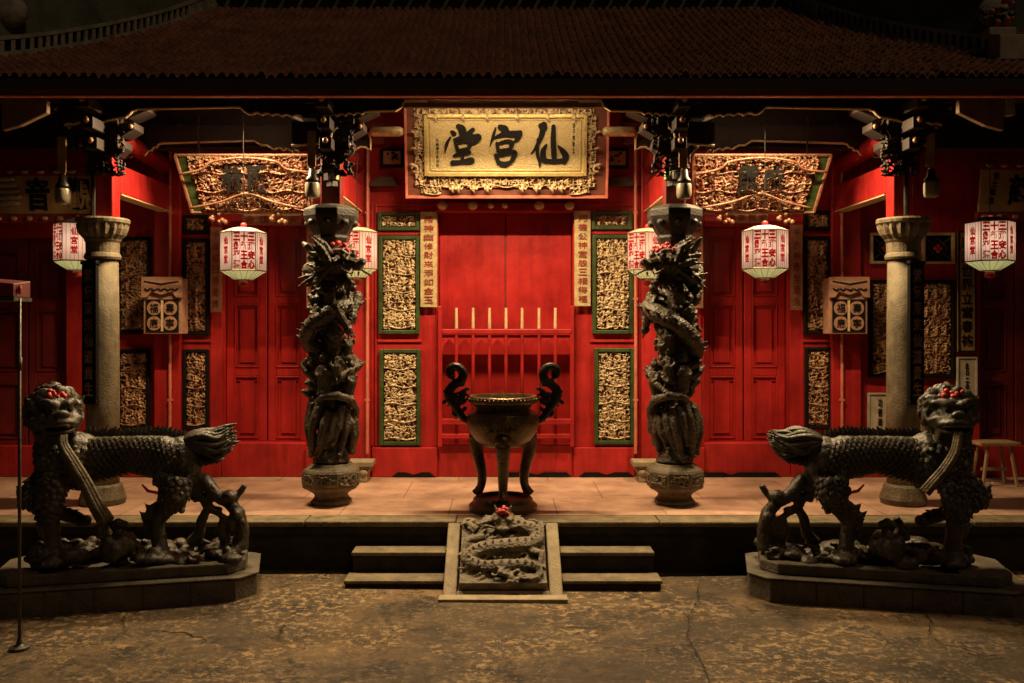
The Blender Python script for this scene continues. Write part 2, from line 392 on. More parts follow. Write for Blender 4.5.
def paving_material():
    m = bpy.data.materials.new('terrace_tiles'); m.use_nodes = True; nt = m.node_tree; b = nt.nodes['Principled BSDF']
    N, L = nt.nodes.new, nt.links.new
    tc = N('ShaderNodeTexCoord'); br = N('ShaderNodeTexBrick'); L(tc.outputs['Object'], br.inputs['Vector'])
    br.inputs['Scale'].default_value = 1; br.inputs['Brick Width'].default_value = .92; br.inputs['Row Height'].default_value = .92; br.offset = .5
    br.inputs['Mortar Size'].default_value = .006; br.inputs['Mortar Smooth'].default_value = .4
    br.inputs['Color1'].default_value = (.52, .325, .235, 1); br.inputs['Color2'].default_value = (.46, .285, .205, 1); br.inputs['Mortar'].default_value = (.23, .13, .08, 1)
    n = N('ShaderNodeTexNoise'); n.inputs['Scale'].default_value = 2.2; n.inputs['Detail'].default_value = 9; n.inputs['Roughness'].default_value = .7; L(tc.outputs['Object'], n.inputs['Vector'])
    r = N('ShaderNodeValToRGB'); r.color_ramp.elements[0].position = .3; r.color_ramp.elements[1].position = .7
    r.color_ramp.elements[0].color = (.42, .39, .34, 1); r.color_ramp.elements[1].color = (1.1, 1.08, 1.05, 1); L(n.outputs[0], r.inputs[0])
    x = N('ShaderNodeMix'); x.data_type = 'RGBA'; x.blend_type = 'MULTIPLY'; x.inputs[0].default_value = 1; L(br.outputs[0], x.inputs[6]); L(r.outputs[0], x.inputs[7])
    L(x.outputs[2], b.inputs['Base Color'])
    mr = N('ShaderNodeMapRange'); mr.inputs[3].default_value = .38; mr.inputs[4].default_value = .75; L(n.outputs[0], mr.inputs[0]); L(mr.outputs[0], b.inputs['Roughness'])
    bp = N('ShaderNodeBump'); bp.inputs['Strength'].default_value = .25; bp.inputs['Distance'].default_value = .02; L(n.outputs[0], bp.inputs['Height']); L(bp.outputs[0], b.inputs['Normal'])
    return m
g = MB(); n_ = 60
rg = random.Random(4)
for j in range(n_+1):
    for i in range(n_+1):
        x, y = -15+30*i/n_, -12+19.6*j/n_
        g.v.append((x, y, .012*math.sin(x*1.3+.5*y)*math.sin(y*1.1) - .006))
for j in range(n_):
    for i in range(n_): a = j*(n_+1)+i; g.f.append((a, a+1, a+n_+2, a+n_+1))
tag(g.build('ground', ground_material(), smooth=True), kind='structure')
far = MB(); far.add([(-90,-90,-.05),(90,-90,-.05),(90,120,-.05),(-90,120,-.05)], [(0,1,2,3)])
tag(far.build('ground_beyond', M['stone_d']), kind='structure')
for ci, (cr, w0) in enumerate((
    ([(700,584),(697,592),(699,600),(693,609),(688,618),(690,628),(686,638),(693,648),(699,660),(703,668),(709,683),(712,700)], .0035),
    ([(706,664),(735,662),(762,665),(790,660),(822,663)], .0025), ([(508,648),(540,646),(566,649),(600,645),(640,650),(688,641)], .0022), ([(560,612),(610,610),(650,613),(690,611)], .0018),
    ([(923,612),(931,624),(928,634),(941,646),(962,650),(985,658),(1010,656)], .004), ([(128,612),(122,622),(127,632),(112,641),(70,646),(40,644)], .003))):
    q = MB(); vs = []; rr = random.Random(ci); pts_ = []
    for (p0, p1) in zip(cr[:-1], cr[1:]):
        for k in range(5): pts_.append((p0[0]+(p1[0]-p0[0])*k/5+rr.uniform(-1.2, 1.2), p0[1]+(p1[1]-p0[1])*k/5+rr.uniform(-.7, .7)))
    pw = []
    for px, py in pts_: Y = 2.0*900/(py-HY); pw.append((X(px, Y), Y))
    for i, p in enumerate(pw):
        t = np.array(pw[min(i+1, len(pw)-1)])-np.array(pw[max(i-1, 0)]); t /= np.linalg.norm(t)+1e-9; w = w0*rr.uniform(.4, 1.5)*(1 if 0 < i < len(pw)-1 else .2)
        vs += [(p[0]-t[1]*w, p[1]+t[0]*w, .0105), (p[0]+t[1]*w, p[1]-t[0]*w, .0105)]
    q.add(vs, [(2*i, 2*i+1, 2*i+3, 2*i+2) for i in range(len(pw)-1)])
    tag(q.build('ground_crack', M['ink']), kind='structure')

TZ = .405
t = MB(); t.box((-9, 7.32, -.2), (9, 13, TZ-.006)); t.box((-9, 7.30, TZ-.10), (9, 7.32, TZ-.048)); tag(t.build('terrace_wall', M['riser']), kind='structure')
t = MB(); t.box((-9, 7.56, TZ-.08), (9, 12.9, TZ)); tag(t.build('terrace_floor', paving_material()), kind='structure')
t = MB(); x = -9.0
rg = random.Random(11)
while x < 9:
    w = rg.uniform(1.2, 1.9); t.box((x, 7.29+rg.uniform(-.004, .004), TZ-.045), (min(x+w, 9)-.006, 7.556, TZ+rg.uniform(0, .004))); x += w
tag(t.build('terrace_kerb', M['tread'], bevel=.012), kind='structure')
for sgn in (-1, 1):
    a, b = sgn*.452, sgn*1.19; b2 = sgn*1.21
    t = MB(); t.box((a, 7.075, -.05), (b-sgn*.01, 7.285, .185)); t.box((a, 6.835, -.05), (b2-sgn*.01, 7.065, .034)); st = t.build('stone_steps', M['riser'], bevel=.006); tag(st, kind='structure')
    t = MB(); t.box((a, 7.06, .1855), (b, 7.285, .217)); t.box((a, 6.82, .0345), (b2, 7.055, .062)); t.build('step_tread', M['tread'], st, bevel=.008)
# ------------------------------------------------------------------ the temple hall
temple = empty('temple_hall', (0, WY, TZ), 'red lacquered temple hall with gilt carved panels, tall double doors and a clay tile roof', 'temple')
def rbox(mb, px0, py0, px1, py1, y0, y1, Y=WY): mb.box((X(px0, Y), y0, Z(py0, Y)), (X(px1, Y), y1, Z(py1, Y)))
ZB = TZ
def front_wall():
    w = MB(); top = 4.9
    ops = [(222, 306, 226, 443), (438, 573, 212, 445), (704, 790, 226, 443), (-20, 66, 237, 446), (980, 1060, 200, 446)]
    xs = sorted(ops)
    cur = -8.0
    for (a, b, t0, b0) in xs:
        w.box((cur, WY, ZB+.002), (wx(a), WY+.42, top)); cur = wx(b)
        w.box((wx(a)+.001, WY+.002, wz(t0)), (wx(b)-.001, WY+.42, top-.003))
        w.box((wx(a)+.001, WY-.02, ZB+.003), (wx(b)-.001, WY+.42, wz(b0)))
    w.box((cur, WY, ZB+.002), (8.0, WY+.42, top))
    w.box((-8, WY+.42, ZB), (8, WY+.6, top+.5))
    return w
front_wall().build('wall', M['red'], temple, bevel=.006)
# skirting boards and their cut-out fretwork
for (a, c) in ((66, 222), (306, 345), (372, 438), (573, 634), (660, 704), (790, 980)):
    b = MB(); b.box((wx(a)+.002, WY-.045, ZB+.001), (wx(c)-.002, WY-.003, wz(447))); b.build('skirting_board', M['red'], temple, bevel=.008)
for (a, c) in ((392, 436), (500, 572), (578, 634), (306, 340), (680, 780)):
    b = MB(); b.prism_y([(wx(a), ZB+.004), (wx(a+6), ZB+.055), (wx((a+c)/2-8), ZB+.055), (wx((a+c)/2), ZB+.03), (wx((a+c)/2+8), ZB+.055), (wx(c-6), ZB+.055), (wx(c), ZB+.004)], WY-.052, WY-.047); b.build('skirting_fretwork', M['ink'], temple)
# vertical stiles and rails framing the carved panels
b = MB()
for px in (372, 376, 437.0, 574, 637, 641, 212, 180.5, 802, 832, 309, 700): b.box((wx(px)-.012, WY-.014, wz(446)), (wx(px)+.012, WY-.002, wz(204)))
for (a, c, py) in ((377, 422, 234), (377, 422, 341), (590, 636, 233), (590, 636, 341), (182, 211, 236), (182, 211, 341), (802, 832, 235), (802, 832, 341), (377, 636, 205)):
    b.box((wx(a), WY-.018, wz(py)-.014), (wx(c), WY-.003, wz(py)+.014))
b.build('wall_moulding', M['red'], temple, bevel=.005)
# pilasters with pale conduits
for (a, c, cx, pid) in ((157, 183, 174, 1), (829, 858, 838, 1), (345, 371, 369, 0), (640, 661, 634, 0)):
    p = MB(); p.box((wx(a), WY-.09, ZB+.004), (wx(c), WY-.021, 4.8)); po = p.build('pilaster', M['red'], temple, bevel=.01)
    q = MB(); q.tube([(wx(cx), WY-.115, wz(452)), (wx(cx), WY-.115, wz(130))], .016)
    for py in (215, 300, 400): q.box((wx(cx)-.024, WY-.128, wz(py)), (wx(cx)+.024, WY-.093, wz(py)+.02))
    q.build('conduit', M['pink_edge'], po, smooth=False)

def door(pxa, pxb, pya, pyb, Y, panels, leaves=2, m='red_door'):
    """leaves with framed sunk panels; the panel heights are given in rows"""
    x0, x1, z1, z0 = wx(pxa), wx(pxb), wz(pya), wz(pyb)
    d = MB(); d.box((x0-.05, Y+.035, z0-.03), (x1+.05, Y+.06, z1+.05)); do = d.build('door', M['red_dark'], temple)
    w = (x1-x0)/leaves
    for k in range(leaves):
        a, c = x0+w*k+.007, x0+w*(k+1)-.007
        l = MB(); l.box((a, Y+.012, z0), (c, Y+.034, z1))
        st = .085 if panels else .0
        if panels:
            l.box((a, Y-.02, z0), (a+st, Y+.012, z1)); l.box((c-st, Y-.02, z0), (c, Y+.012, z1))
            edges = sorted([(wz(p[1]), wz(p[0])) for p in panels]); cur = z0
            for (e0, e1) in edges: l.box((a+st, Y-.018, cur), (c-st, Y+.012, e0)); cur = e1
            l.box((a+st, Y-.018, cur), (c-st, Y+.012, z1))
        lo = l.build('door_leaf', M[m], do, bevel=.007)
        if panels:
            q = MB()
            for (e0, e1) in edges:
                for (u0, v0, u1, v1) in ((a+st, e0, a+st+.014, e1), (c-st-.014, e0, c-st, e1), (a+st+.014, e0, c-st-.014, e0+.014), (a+st+.014, e1-.014, c-st-.014, e1)):
                    q.box((u0, Y-.028, v0), (u1, Y-.0205+.002, v1))
                q.box((a+st+.05, Y-.002, e0+.05), (c-st-.05, Y+.0115, e1-.05))
            q.build('panel_moulding', M[m], lo if False else do, bevel=.004)
    return do
door(222, 306, 226, 443, WY+.16, [(236, 296), (304, 368), (377, 440)])
door(704, 790, 226, 443, WY+.16, [(236, 296), (304, 368), (377, 440)])
door(438, 573, 212, 445, WY+.15, None)
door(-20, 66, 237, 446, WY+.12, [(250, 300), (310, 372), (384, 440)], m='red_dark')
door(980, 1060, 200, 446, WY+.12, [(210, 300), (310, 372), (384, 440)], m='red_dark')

# lintel studs over the middle door
lt = MB(); lt.box((wx(436), WY-.05, wz(212)-.002), (wx(575), WY-.02, wz(203))); lto = lt.build('door_lintel', M['red'], temple, bevel=.008)
for px in (443, 473, 491, 505, 539, 569):
    s_ = MB(); rr = .052 if px in (443, 473, 539, 569) else .034
    s_.sphere((wx(px), WY-.07, wz(206.5)), (rr, .035, rr*.9), 12, 8); s_.build('lintel_stud', M['cream'], lto, smooth=True)

# railing in front of the middle door
rl = MB(); RY = WY-.06
for px in (440.5, 571.5): rl.box((wx(px)-.022, RY-.03, wz(446)), (wx(px)+.022, RY+.03, wz(306)))
rl.box((wx(442), RY-.035, wz(334)), (wx(571), RY+.035, wz(329)))
rl.box((wx(442), RY-.03, wz(424)), (wx(571), RY+.03, wz(418))); rl.box((wx(442), RY-.03, wz(438)), (wx(571), RY+.03, wz(433)))
rail = rl.build('railing', M['red'], temple, bevel=.008)
posts = (456.7, 473.3, 489.6, 506, 522, 538.8, 555)
sc = MB(); ed = [442]+list(posts)+[571]
for a, c in zip(ed[:-1], ed[1:]):
    mid = (a+c)/2; h = 339; lo = 352
    poly = [(wx(a+.6), wz(335)), (wx(c-.6), wz(335)), (wx(c-.6), wz(lo)), (wx(c-2), wz(lo-6)), (wx(mid+4), wz(lo-9)), (wx(mid), wz(h)), (wx(mid-4), wz(lo-9)), (wx(a+2), wz(lo-6)), (wx(a+.6), wz(lo))]
    # split in two halves so that each half is nearly convex
    sc.prism_y([poly[0], (wx(mid), wz(335)), poly[5], poly[6], poly[7], poly[8]], RY-.006, RY+.012)
    sc.prism_y([(wx(mid)+.0005, wz(335)), poly[1], poly[2], poly[3], poly[4], (wx(mid)+.0005, wz(h))], RY-.006, RY+.012)
sc.build('scalloped_board', M['red'], rail)
for px in posts:
    q = MB(); q.tube([(wx(px), RY-.012, wz(444)), (wx(px), RY-.012, wz(335))], .017, 8); q.build('baluster', M['red_mid'], rail, smooth=True)
    q = MB(); q.tube([(wx(px), RY, wz(328.5)), (wx(px), RY, wz(308))], [.017, .014], 8); q.build('spindle_tip', M['cream'], rail)

# carved panels
def carved_panel(px0, py0, px1, py1, seed, frame='green', gold='gold', Y=WY-.004, fw=.042, figures=3, back='lacq', swirl=.042):
    x0, x1, z1, z0 = wx(px0), wx(px1), wz(py0), wz(py1)
    f = MB()
    for (a, b_, c, d) in ((x0, z0, x0+fw, z1), (x1-fw, z0, x1, z1), (x0+fw, z0, x1-fw, z0+fw), (x0+fw, z1-fw, x1-fw, z1)): f.box((a, Y-.045, b_), (c, Y, d))
    fo = f.build('carved_panel', M[frame], temple, bevel=.008)
    k = MB(); k.box((x0+fw, Y-.010, z0+fw), (x1-fw, Y-.002, z1-fw)); k.build('panel_ground', M[back], fo)
    w, h = x1-x0-2*fw, z1-z0-2*fw
    r = relief(w-.012, h-.012, seed, figures=figures, swirl=swirl)
    r.build('gilt_relief', M[gold], fo, smooth=True, mtx=Matrix.Translation(((x0+x1)/2, Y-.013, (z0+z1)/2)))
    return fo
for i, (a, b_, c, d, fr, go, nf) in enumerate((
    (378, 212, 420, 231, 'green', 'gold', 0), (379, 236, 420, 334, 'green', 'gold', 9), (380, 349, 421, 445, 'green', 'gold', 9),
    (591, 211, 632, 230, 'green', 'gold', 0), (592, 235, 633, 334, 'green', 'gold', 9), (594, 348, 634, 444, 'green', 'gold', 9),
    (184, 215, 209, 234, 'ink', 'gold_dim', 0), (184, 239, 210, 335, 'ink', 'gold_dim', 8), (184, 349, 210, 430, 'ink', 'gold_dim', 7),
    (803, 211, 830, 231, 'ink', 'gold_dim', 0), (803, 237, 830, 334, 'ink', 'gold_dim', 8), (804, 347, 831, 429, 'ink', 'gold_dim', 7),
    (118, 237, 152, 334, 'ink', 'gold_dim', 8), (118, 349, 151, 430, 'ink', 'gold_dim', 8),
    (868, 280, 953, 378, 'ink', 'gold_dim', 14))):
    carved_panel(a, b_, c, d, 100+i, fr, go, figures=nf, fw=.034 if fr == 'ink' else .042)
# small framed paintings high beside the plaque, lattice lights above the right-hand panel
for (a, b_, c, d) in ((381, 149, 404, 168), (602, 149, 628, 169)):
    f = MB(); f.box((wx(a), WY-.05, wz(d)), (wx(c), WY-.006, wz(b_))); fo = f.build('framed_painting', M['ink'], temple, bevel=.006)
    q = MB(); q.box((wx(a+3), WY-.054, wz(d-3)), (wx(c-3), WY-.0505, wz(b_+3))); q.build('picture', M['paper_p'], fo)
    q = MB()
    for k in range(9):
        r_ = random.Random(k+a); px, py = r_.uniform(a+6, c-6), r_.uniform(b_+6, d-6); q.box((wx(px), WY-.057, wz(py)), (wx(px+r_.uniform(1.5, 4)), WY-.0545, wz(py-r_.uniform(1, 3))))
    q.build('painted_figure', M['ink'], fo)
for (a, c) in ((869, 902), (921, 953)):
    f = MB(); x0, x1, z1, z0 = wx(a), wx(c), wz(233), wz(264); e = .028
    for (u0, v0, u1, v1) in ((x0, z0, x0+e, z1), (x1-e, z0, x1, z1), (x0+e, z0, x1-e, z0+e), (x0+e, z1-e, x1-e, z1)): f.box((u0, WY-.05, v0), (u1, WY-.004, v1))
    fo = f.build('lattice_window', M['cream'], temple, bevel=.005)
    q = MB(); q.box((x0+e, WY-.012, z0+e), (x1-e, WY-.004, z1-e)); q.build('lattice_ground', M['ink'], fo)
    q = MB(); cx, cz = (x0+x1)/2, (z0+z1)/2; s_ = .10
    q.tube([(cx-s_, WY-.022, cz), (cx, WY-.022, cz+s_), (cx+s_, WY-.022, cz), (cx, WY-.022, cz-s_), (cx-s_, WY-.022, cz)], .010, 6)
    for u, v in ((-1, -1), (1, 1), (1, -1), (-1, 1)): q.tube([(cx+u*.05, WY-.022, cz+v*.05), (cx+u*.13, WY-.022, cz+v*.11)], .010, 6)
    q.build('lattice_bar', M['green'], fo)
    q = MB()
    for k in range(4): q.sphere((cx+.028*math.cos(k*1.571), WY-.026, cz+.028*math.sin(k*1.571)), (.024, .012, .024), 8, 5)
    q.build('lattice_flower', M['redchip'], fo, smooth=True)

# beams over the porch
PY_ = 8.05
def beam(name, a, b_, m, bev=.012): q = MB(); q.box(a, b_); return q.build(name, M[m], temple, bevel=bev)
fr_beam = beam('front_beam', (-7.4, PY_-.08, 3.995), (7.4, PY_+.09, 4.33), 'brown')
for a_, b2_ in ((-7.4, -1.45), (1.45, 7.4)): beam('inner_beam', (a_, 8.78, 3.72), (b2_, 8.92, 4.2), 'ceiling')
for a_, b2_ in ((-7.4, wx(385)), (wx(622), 7.4)): beam('wall_head_beam', (a_, WY-.10, wz(146)), (b2_, WY-.006, wz(124)), 'red_dark')
for sx in (-1, 1):
    for xx in (1.53, 3.52):
        q = MB(); q.box((sx*xx-.06, PY_+.10, 3.19), (sx*xx+.06, WY-.095, 3.45)); bo = q.build('tie_beam', M['red'], temple, bevel=.01)
        e = MB(); e.box((sx*xx-.066, PY_+.11, 3.176), (sx*xx+.066, WY-.10, 3.187)); e.build('pale_edge', M['cream'], bo)
        q = MB(); q.tube([(sx*xx, PY_+.1, 3.72), (sx*xx, 8.6, 3.70), (sx*xx, WY-.1, 3.66)], .085, 12); q.build('round_purlin', M['red'], temple, smooth=True)
    for xx in (1.53, 3.55):
        q = MB(); q.box((sx*xx-.09, PY_-.07, 2.97 if xx < 2 else 2.95), (sx*xx+.09, PY_+.09, 3.99)); q.build('post', M['red_dark'] if xx < 2 else M['red'], temple, bevel=.01)
        # stacked bracket arms
        for k, (z, l, dpt) in enumerate(((3.50, .20, .20), (3.66, .30, .28), (3.82, .42, .36))):
            q = MB(); q.prism_y([(sx*xx-l, z+.13), (sx*xx+l, z+.13), (sx*xx+l, z+.07), (sx*xx+l*.6, z), (sx*xx-l*.6, z), (sx*xx-l, z+.07)], PY_-.105-.01*k, PY_+.095+.004*k)
            q.box((sx*xx-.055, PY_-dpt-.1, z+.02), (sx*xx+.055, PY_-.106-.01*k, z+.12))
            ao = q.build('bracket_arm', M['ceiling'], temple, bevel=.008)
            for (u, y_, rr) in ((-l+.03, PY_-.12, .022), (l-.03, PY_-.12, .022), (0, PY_-dpt-.1, .028)):
                s_ = MB(); s_.sphere((sx*xx+u, y_, z+.09), rr, 8, 6); s_.build('gilt_boss', M['gold_dim'], ao, smooth=True)
        q = relief(.34, .62, 300+int(xx*10)+sx, depth=.05, figures=2, swirl=.07); q.build('carved_strut', M['ceiling'], temple, smooth=True, mtx=Matrix.Translation((sx*xx+sx*(-.05), PY_-.11, 3.62)))
def valance(outline, top, Y, th, m='ceiling', edge='cream', er=.011, carve=0):
    pts = [(X(px, Y), Z(py, Y)) for px, py in outline]; zt = Z(top, Y)
    vs, fs = [], []; n = len(pts)
    for y in (Y-th/2, Y+th/2):
        vs += [(x, y, z) for x, z in pts] + [(x, y, zt) for x, z in pts]
    for i in range(n-1):
        fs += [(i, i+1, n+i+1, n+i), (2*n+i+1, 2*n+i, 3*n+i, 3*n+i+1), (i+1, i, 2*n+i, 2*n+i+1), (n+i, n+i+1, 3*n+i+1, 3*n+i)]
    fs += [(0, n, 3*n, 2*n), (n-1, 3*n-1, 4*n-1, 2*n-1)] if False else [(0, n, 3*n, 2*n)]
    q = MB(); q.add(vs, fs); vo = q.build('carved_valance', M[m], temple)
    e = MB(); e.tube([(x, Y-th/2-.004, z) for x, z in pts], er, 6); e.build('valance_edge', M[edge], vo)
    return vo
def wavy(p, q, n, amp):
    out = []
    for i in range(n*4+1):
        t = i/(n*4); out.append((p[0]+(q[0]-p[0])*t, p[1]+(q[1]-p[1])*t + amp*abs(math.sin(math.pi*n*t))))
    return out
def mir(l): return [(2*CX-px, py) for px, py in l]
VA = wavy((66, 126), (104, 123), 4, -1.5) + [(110, 121), (119, 119), (127, 118), (131, 115), (134, 111.5), (139, 110), (241, 108), (245, 112), (250, 115)] + wavy((253, 115), (303, 118), 5, -2)
VB = wavy((322, 118), (362, 115), 5, -2) + [(365, 113), (371, 112), (396, 111.5), (402, 107.5), (404, 103)]
VC = wavy((111, 161), (146, 156), 5, -1.5) + [(150, 151), (153, 151), (155, 148), (158, 148), (160, 145), (164, 144), (255, 141.5), (262, 146), (268, 146), (274, 150)] + wavy((276, 150), (300, 153), 3, -2)
VD = [(292, 146), (312, 145), (326, 143.5), (331, 139), (333, 131), (338, 128)]
VE = [(345, 156), (352, 155), (356, 150), (361, 147.5), (366, 148), (371, 150.5), (371, 140), (369, 133)]
for l, tp, Y, th in ((VA, 98, PY_-.13, .05), (VB, 99, PY_-.13, .05), (VC, 126, 8.72, .05), (VD, 122, PY_-.155, .04), (VE, 128, 8.70, .06)):
    valance(l, tp, Y, th); valance(mir(l)[::-1], tp, Y, th)
c_ = [(404, 103), (592+10, 103)]
q = MB(); q.box((X(404, 7.94), 7.92, Z(108, 7.94)), (X(602, 7.94), 7.965, Z(103, 7.94))); q.build('beam_edge', M['wood'], temple, bevel=.006)
for sx in (-1, 1):
    q = MB(); cx = sx*X(619, 8.7)
    q.tube([(cx-.16, 8.66, Z(132.5, 8.7)), (cx-.13, 8.66, Z(132.5, 8.7)), (cx+.13, 8.66, Z(132.5, 8.7)), (cx+.16, 8.66, Z(132.5, 8.7))], [.03, .048, .048, .03], 12)
    q.build('beam_end_roll', M['gold'], temple, smooth=True)
    q = MB(); q.prism_y([(sx*wx(626), wz(178)), (sx*wx(612), wz(178)), (sx*wx(606), wz(188)), (sx*wx(640), wz(188))], WY-.12, WY-.02); q.build('wall_bracket', M['brown'], temple, bevel=.01)
# carved relief behind the valances
for k, (a, c, b_, d, Y) in enumerate(((130, 300, 122, 142, 8.66), (706, 876, 122, 142, 8.66))):
    r_ = relief(abs(X(c, Y)-X(a, Y)), Z(b_, Y)-Z(d, Y), 50+k, depth=.04, figures=0, swirl=.06, cell=.01)
    r_.build('beam_carving', M['brown'], temple, smooth=True, mtx=Matrix.Translation(((X(a, Y)+X(c, Y))/2, 8.775, (Z(b_, Y)+Z(d, Y))/2)))

# roof: tiles, soffit, fascia
E0, E1, ZE0, ZE1 = 6.75, 9.35, 3.86, 5.27
def roof_z(y):
    t = (y-E0)/(E1-E0); return ZE0+(ZE1-ZE0)*(t*.86+.14*t*t)
def tiles():
    pitch, rows = .074, 30; half = 7.4; per = 8
    nx = int(2*half/pitch)*per+1; mb = MB(); rng = np.random.RandomState(2)
    xs = np.linspace(-half, half, nx); ph = (np.arange(nx) % per)/per
    prof = np.where((ph > .12) & (ph < .88), np.sin(np.clip((ph-.12)/.76, 0, 1)*math.pi)**.6, 0)*.040
    colj = (np.arange(nx)//per)
    ys, lift = [], []
    for r_ in range(rows):
        a = E0+(E1-E0)*r_/rows; b_ = E0+(E1-E0)*(r_+1)/rows
        ys += [a, a+.001, b_-.001]; lift += [.0, .021, .0]
    ny = len(ys); jit = rng.normal(0, .0055, (rows+1, nx//per+1))
    for j, y in enumerate(ys):
        z0 = roof_z(y)
        for i in range(nx): mb.v.append((xs[i], y, z0+prof[i]*(1 if lift[j] else .82)+lift[j]*(.4+.6*prof[i]/.04)+jit[j//3, colj[i] % (nx//per)]))
    for j in range(ny-1):
        o_ = j*nx
        for i in range(nx-1): mb.f.append((o_+i, o_+i+1, o_+nx+i+1, o_+nx+i))
    return mb
roof = MB(); n2 = 14
pr = [(E0+(E1-E0)*k/n2, roof_z(E0+(E1-E0)*k/n2)) for k in range(n2+1)]
vs = [(-7.45, y, z-.012) for y, z in pr]+[(7.45, y, z-.012) for y, z in pr]+[(-7.45, y, z-.09) for y, z in pr]+[(7.45, y, z-.09) for y, z in pr]; m_ = n2+1
fs = []
for k in range(n2): fs += [(k, m_+k, m_+k+1, k+1), (2*m_+k+1, 3*m_+k+1, 3*m_+k, 2*m_+k)]
fs += [(0, 2*m_, 3*m_, m_), (n2, m_+n2, 3*m_+n2, 2*m_+n2)]
roof.add(vs, fs); roofo = roof.build('roof', M['ceiling'], temple)
tiles().build('roof_tiles', M['tile'], roofo, smooth=False)
q = MB(); q.box((-7.5, 6.80, 3.742), (7.5, 6.85, 3.845)); fo = q.build('fascia', M['fascia'], roofo, bevel=.008)
q = MB(); q.box((-7.5, 6.795, 3.728), (7.5, 6.855, 3.7395)); q.build('fascia_highlight', M['pink_edge'], roofo)  # pale strip: the lit lower edge of the fascia put into colour
for y in (7.35, 8.4, 9.2):
    q = MB(); q.tube([(-7.4, y, roof_z(y)-.17), (7.4, y, roof_z(y)-.17)], .075, 10); q.build('purlin', M['ceiling'], roofo, smooth=True)
rf = MB(); k = -7.3
while k < 7.4:
    rf.tube([(k, 6.88, roof_z(6.88)-.115), (k, 9.3, roof_z(9.3)-.115)], .022, 5); k += .26
rf.build('rafters', M['ceiling'], roofo)
q = MB(); q.box((-7.6, WY+.61, 4.8), (7.6, WY+.8, 6.2)); q.build('back_gable', M['ceiling'], temple)
# upper ridge with pierced bricks
q = MB(); q.box((-3.6, E1+.02, ZE1-.1), (3.6, E1+.18, ZE1+.012)); q.box((-3.6, E1+.02, ZE1+.16), (3.6, E1+.18, ZE1+.19)); q.box((-3.6, E1+.09, ZE1+.01), (3.6, E1+.16, ZE1+.165))
k = -3.5
while k < 3.55:
    q.add([(k, E1+.03, ZE1+.01), (k+.035, E1+.03, ZE1+.01), (k+.115, E1+.03, ZE1+.162), (k+.08, E1+.03, ZE1+.162), (k, E1+.1, ZE1+.01), (k+.035, E1+.1, ZE1+.01), (k+.115, E1+.1, ZE1+.162), (k+.08, E1+.1, ZE1+.162)], [(0,1,2,3),(4,7,6,5),(0,4,5,1),(1,5,6,2),(2,6,7,3),(3,7,4,0)]); k += .19
q.box((-3.6, E1+.0, ZE1+.19), (3.6, E1+.2, ZE1+1.1))
q.build('roof_ridge', M['ridge_g'], roofo)
def gable_ridge(sx):
    """curved descending ridge: pierced white band, green wall above it, then another band"""
    plan = [(-4.9, 7.15), (-4.13, 7.42), (-3.75, 7.78), (-3.45, 8.25), (-3.2, 8.8), (-3.0, 9.5)]
    pl = spline([(sx*x, y) for x, y in plan], 8)
    lo = [roof_z(min(p[1], 9.45))+.02 for p in pl]
    def strip(a, b_, o0, th, name, m, par=None):
        q = MB(); n = len(pl); vs = []
        for i, p in enumerate(pl):
            t = np.array(pl[min(i+1, n-1)])-np.array(pl[max(i-1, 0)]); t /= np.linalg.norm(t); nn = np.array([-t[1], t[0]]); nn = nn if nn[1] > 0 else -nn
            for o_ in (o0, o0+th):
                for h in (a, b_): vs.append((p[0]+nn[0]*o_, p[1]+nn[1]*o_, lo[i]+h))
        fs = []
        for i in range(n-1):
            o_ = i*4; fs += [(o_, o_+4, o_+5, o_+1), (o_+2, o_+3, o_+7, o_+6), (o_+1, o_+5, o_+7, o_+3), (o_, o_+2, o_+6, o_+4)]
        fs += [(0, 1, 3, 2), ((n-1)*4, (n-1)*4+2, (n-1)*4+3, (n-1)*4+1)]
        q.add(vs, fs); return q.build(name, M[m], par or temple)
    wall = strip(-.1, .72, .0, .14, 'gable_ridge', 'ridge_g', roofo)
    for k_, (z0, z1) in enumerate(((-.03, .04), (.135, .170), (.60, .63), (.70, .735))): strip(z0, z1, -.035, .0305, 'band_rail', 'ridge_w', roofo)
    for z0, z1 in ((.041, .134), (.631, .699)):
        q = MB(); n = len(pl)
        for i in range(0, n-1):
            for f in (0.0, .5):
                p = np.array(pl[i])*(1-f)+np.array(pl[i+1])*f; t = np.array(pl[i+1])-np.array(pl[i]); L_ = np.linalg.norm(t); t /= L_; nn = np.array([-t[1], t[0]]); nn = nn if nn[1] > 0 else -nn
                if L_ < .09 and f: continue
                zz = lo[i]*(1-f)+lo[i+1]*f; a_ = p-nn*.03; c4 = [a_-t*.016, a_+t*.016, a_+t*.016+nn*.0295, a_-t*.016+nn*.0295]
                q.add([(c[0], c[1], zz+z0-.006) for c in c4]+[(c[0], c[1], zz+z1+.006) for c in c4], [(0,3,2,1),(4,5,6,7),(0,1,5,4),(1,2,6,5),(2,3,7,6),(3,0,4,7)])
        q.build('pierced_band', M['ridge_w'], roofo); strip(z0+.001, z1-.001, -.004, .0035, 'band_opening', 'ink', roofo)
    i = 9; p = pl[i]; q = MB(); q.sphere((p[0], p[1]-.02, lo[i]+.36), (.14, .05, .13), 16, 8); q.build('plaster_medallion', M['ridge_w'], roofo, smooth=True)
for sx in (-1, 1): gable_ridge(sx)
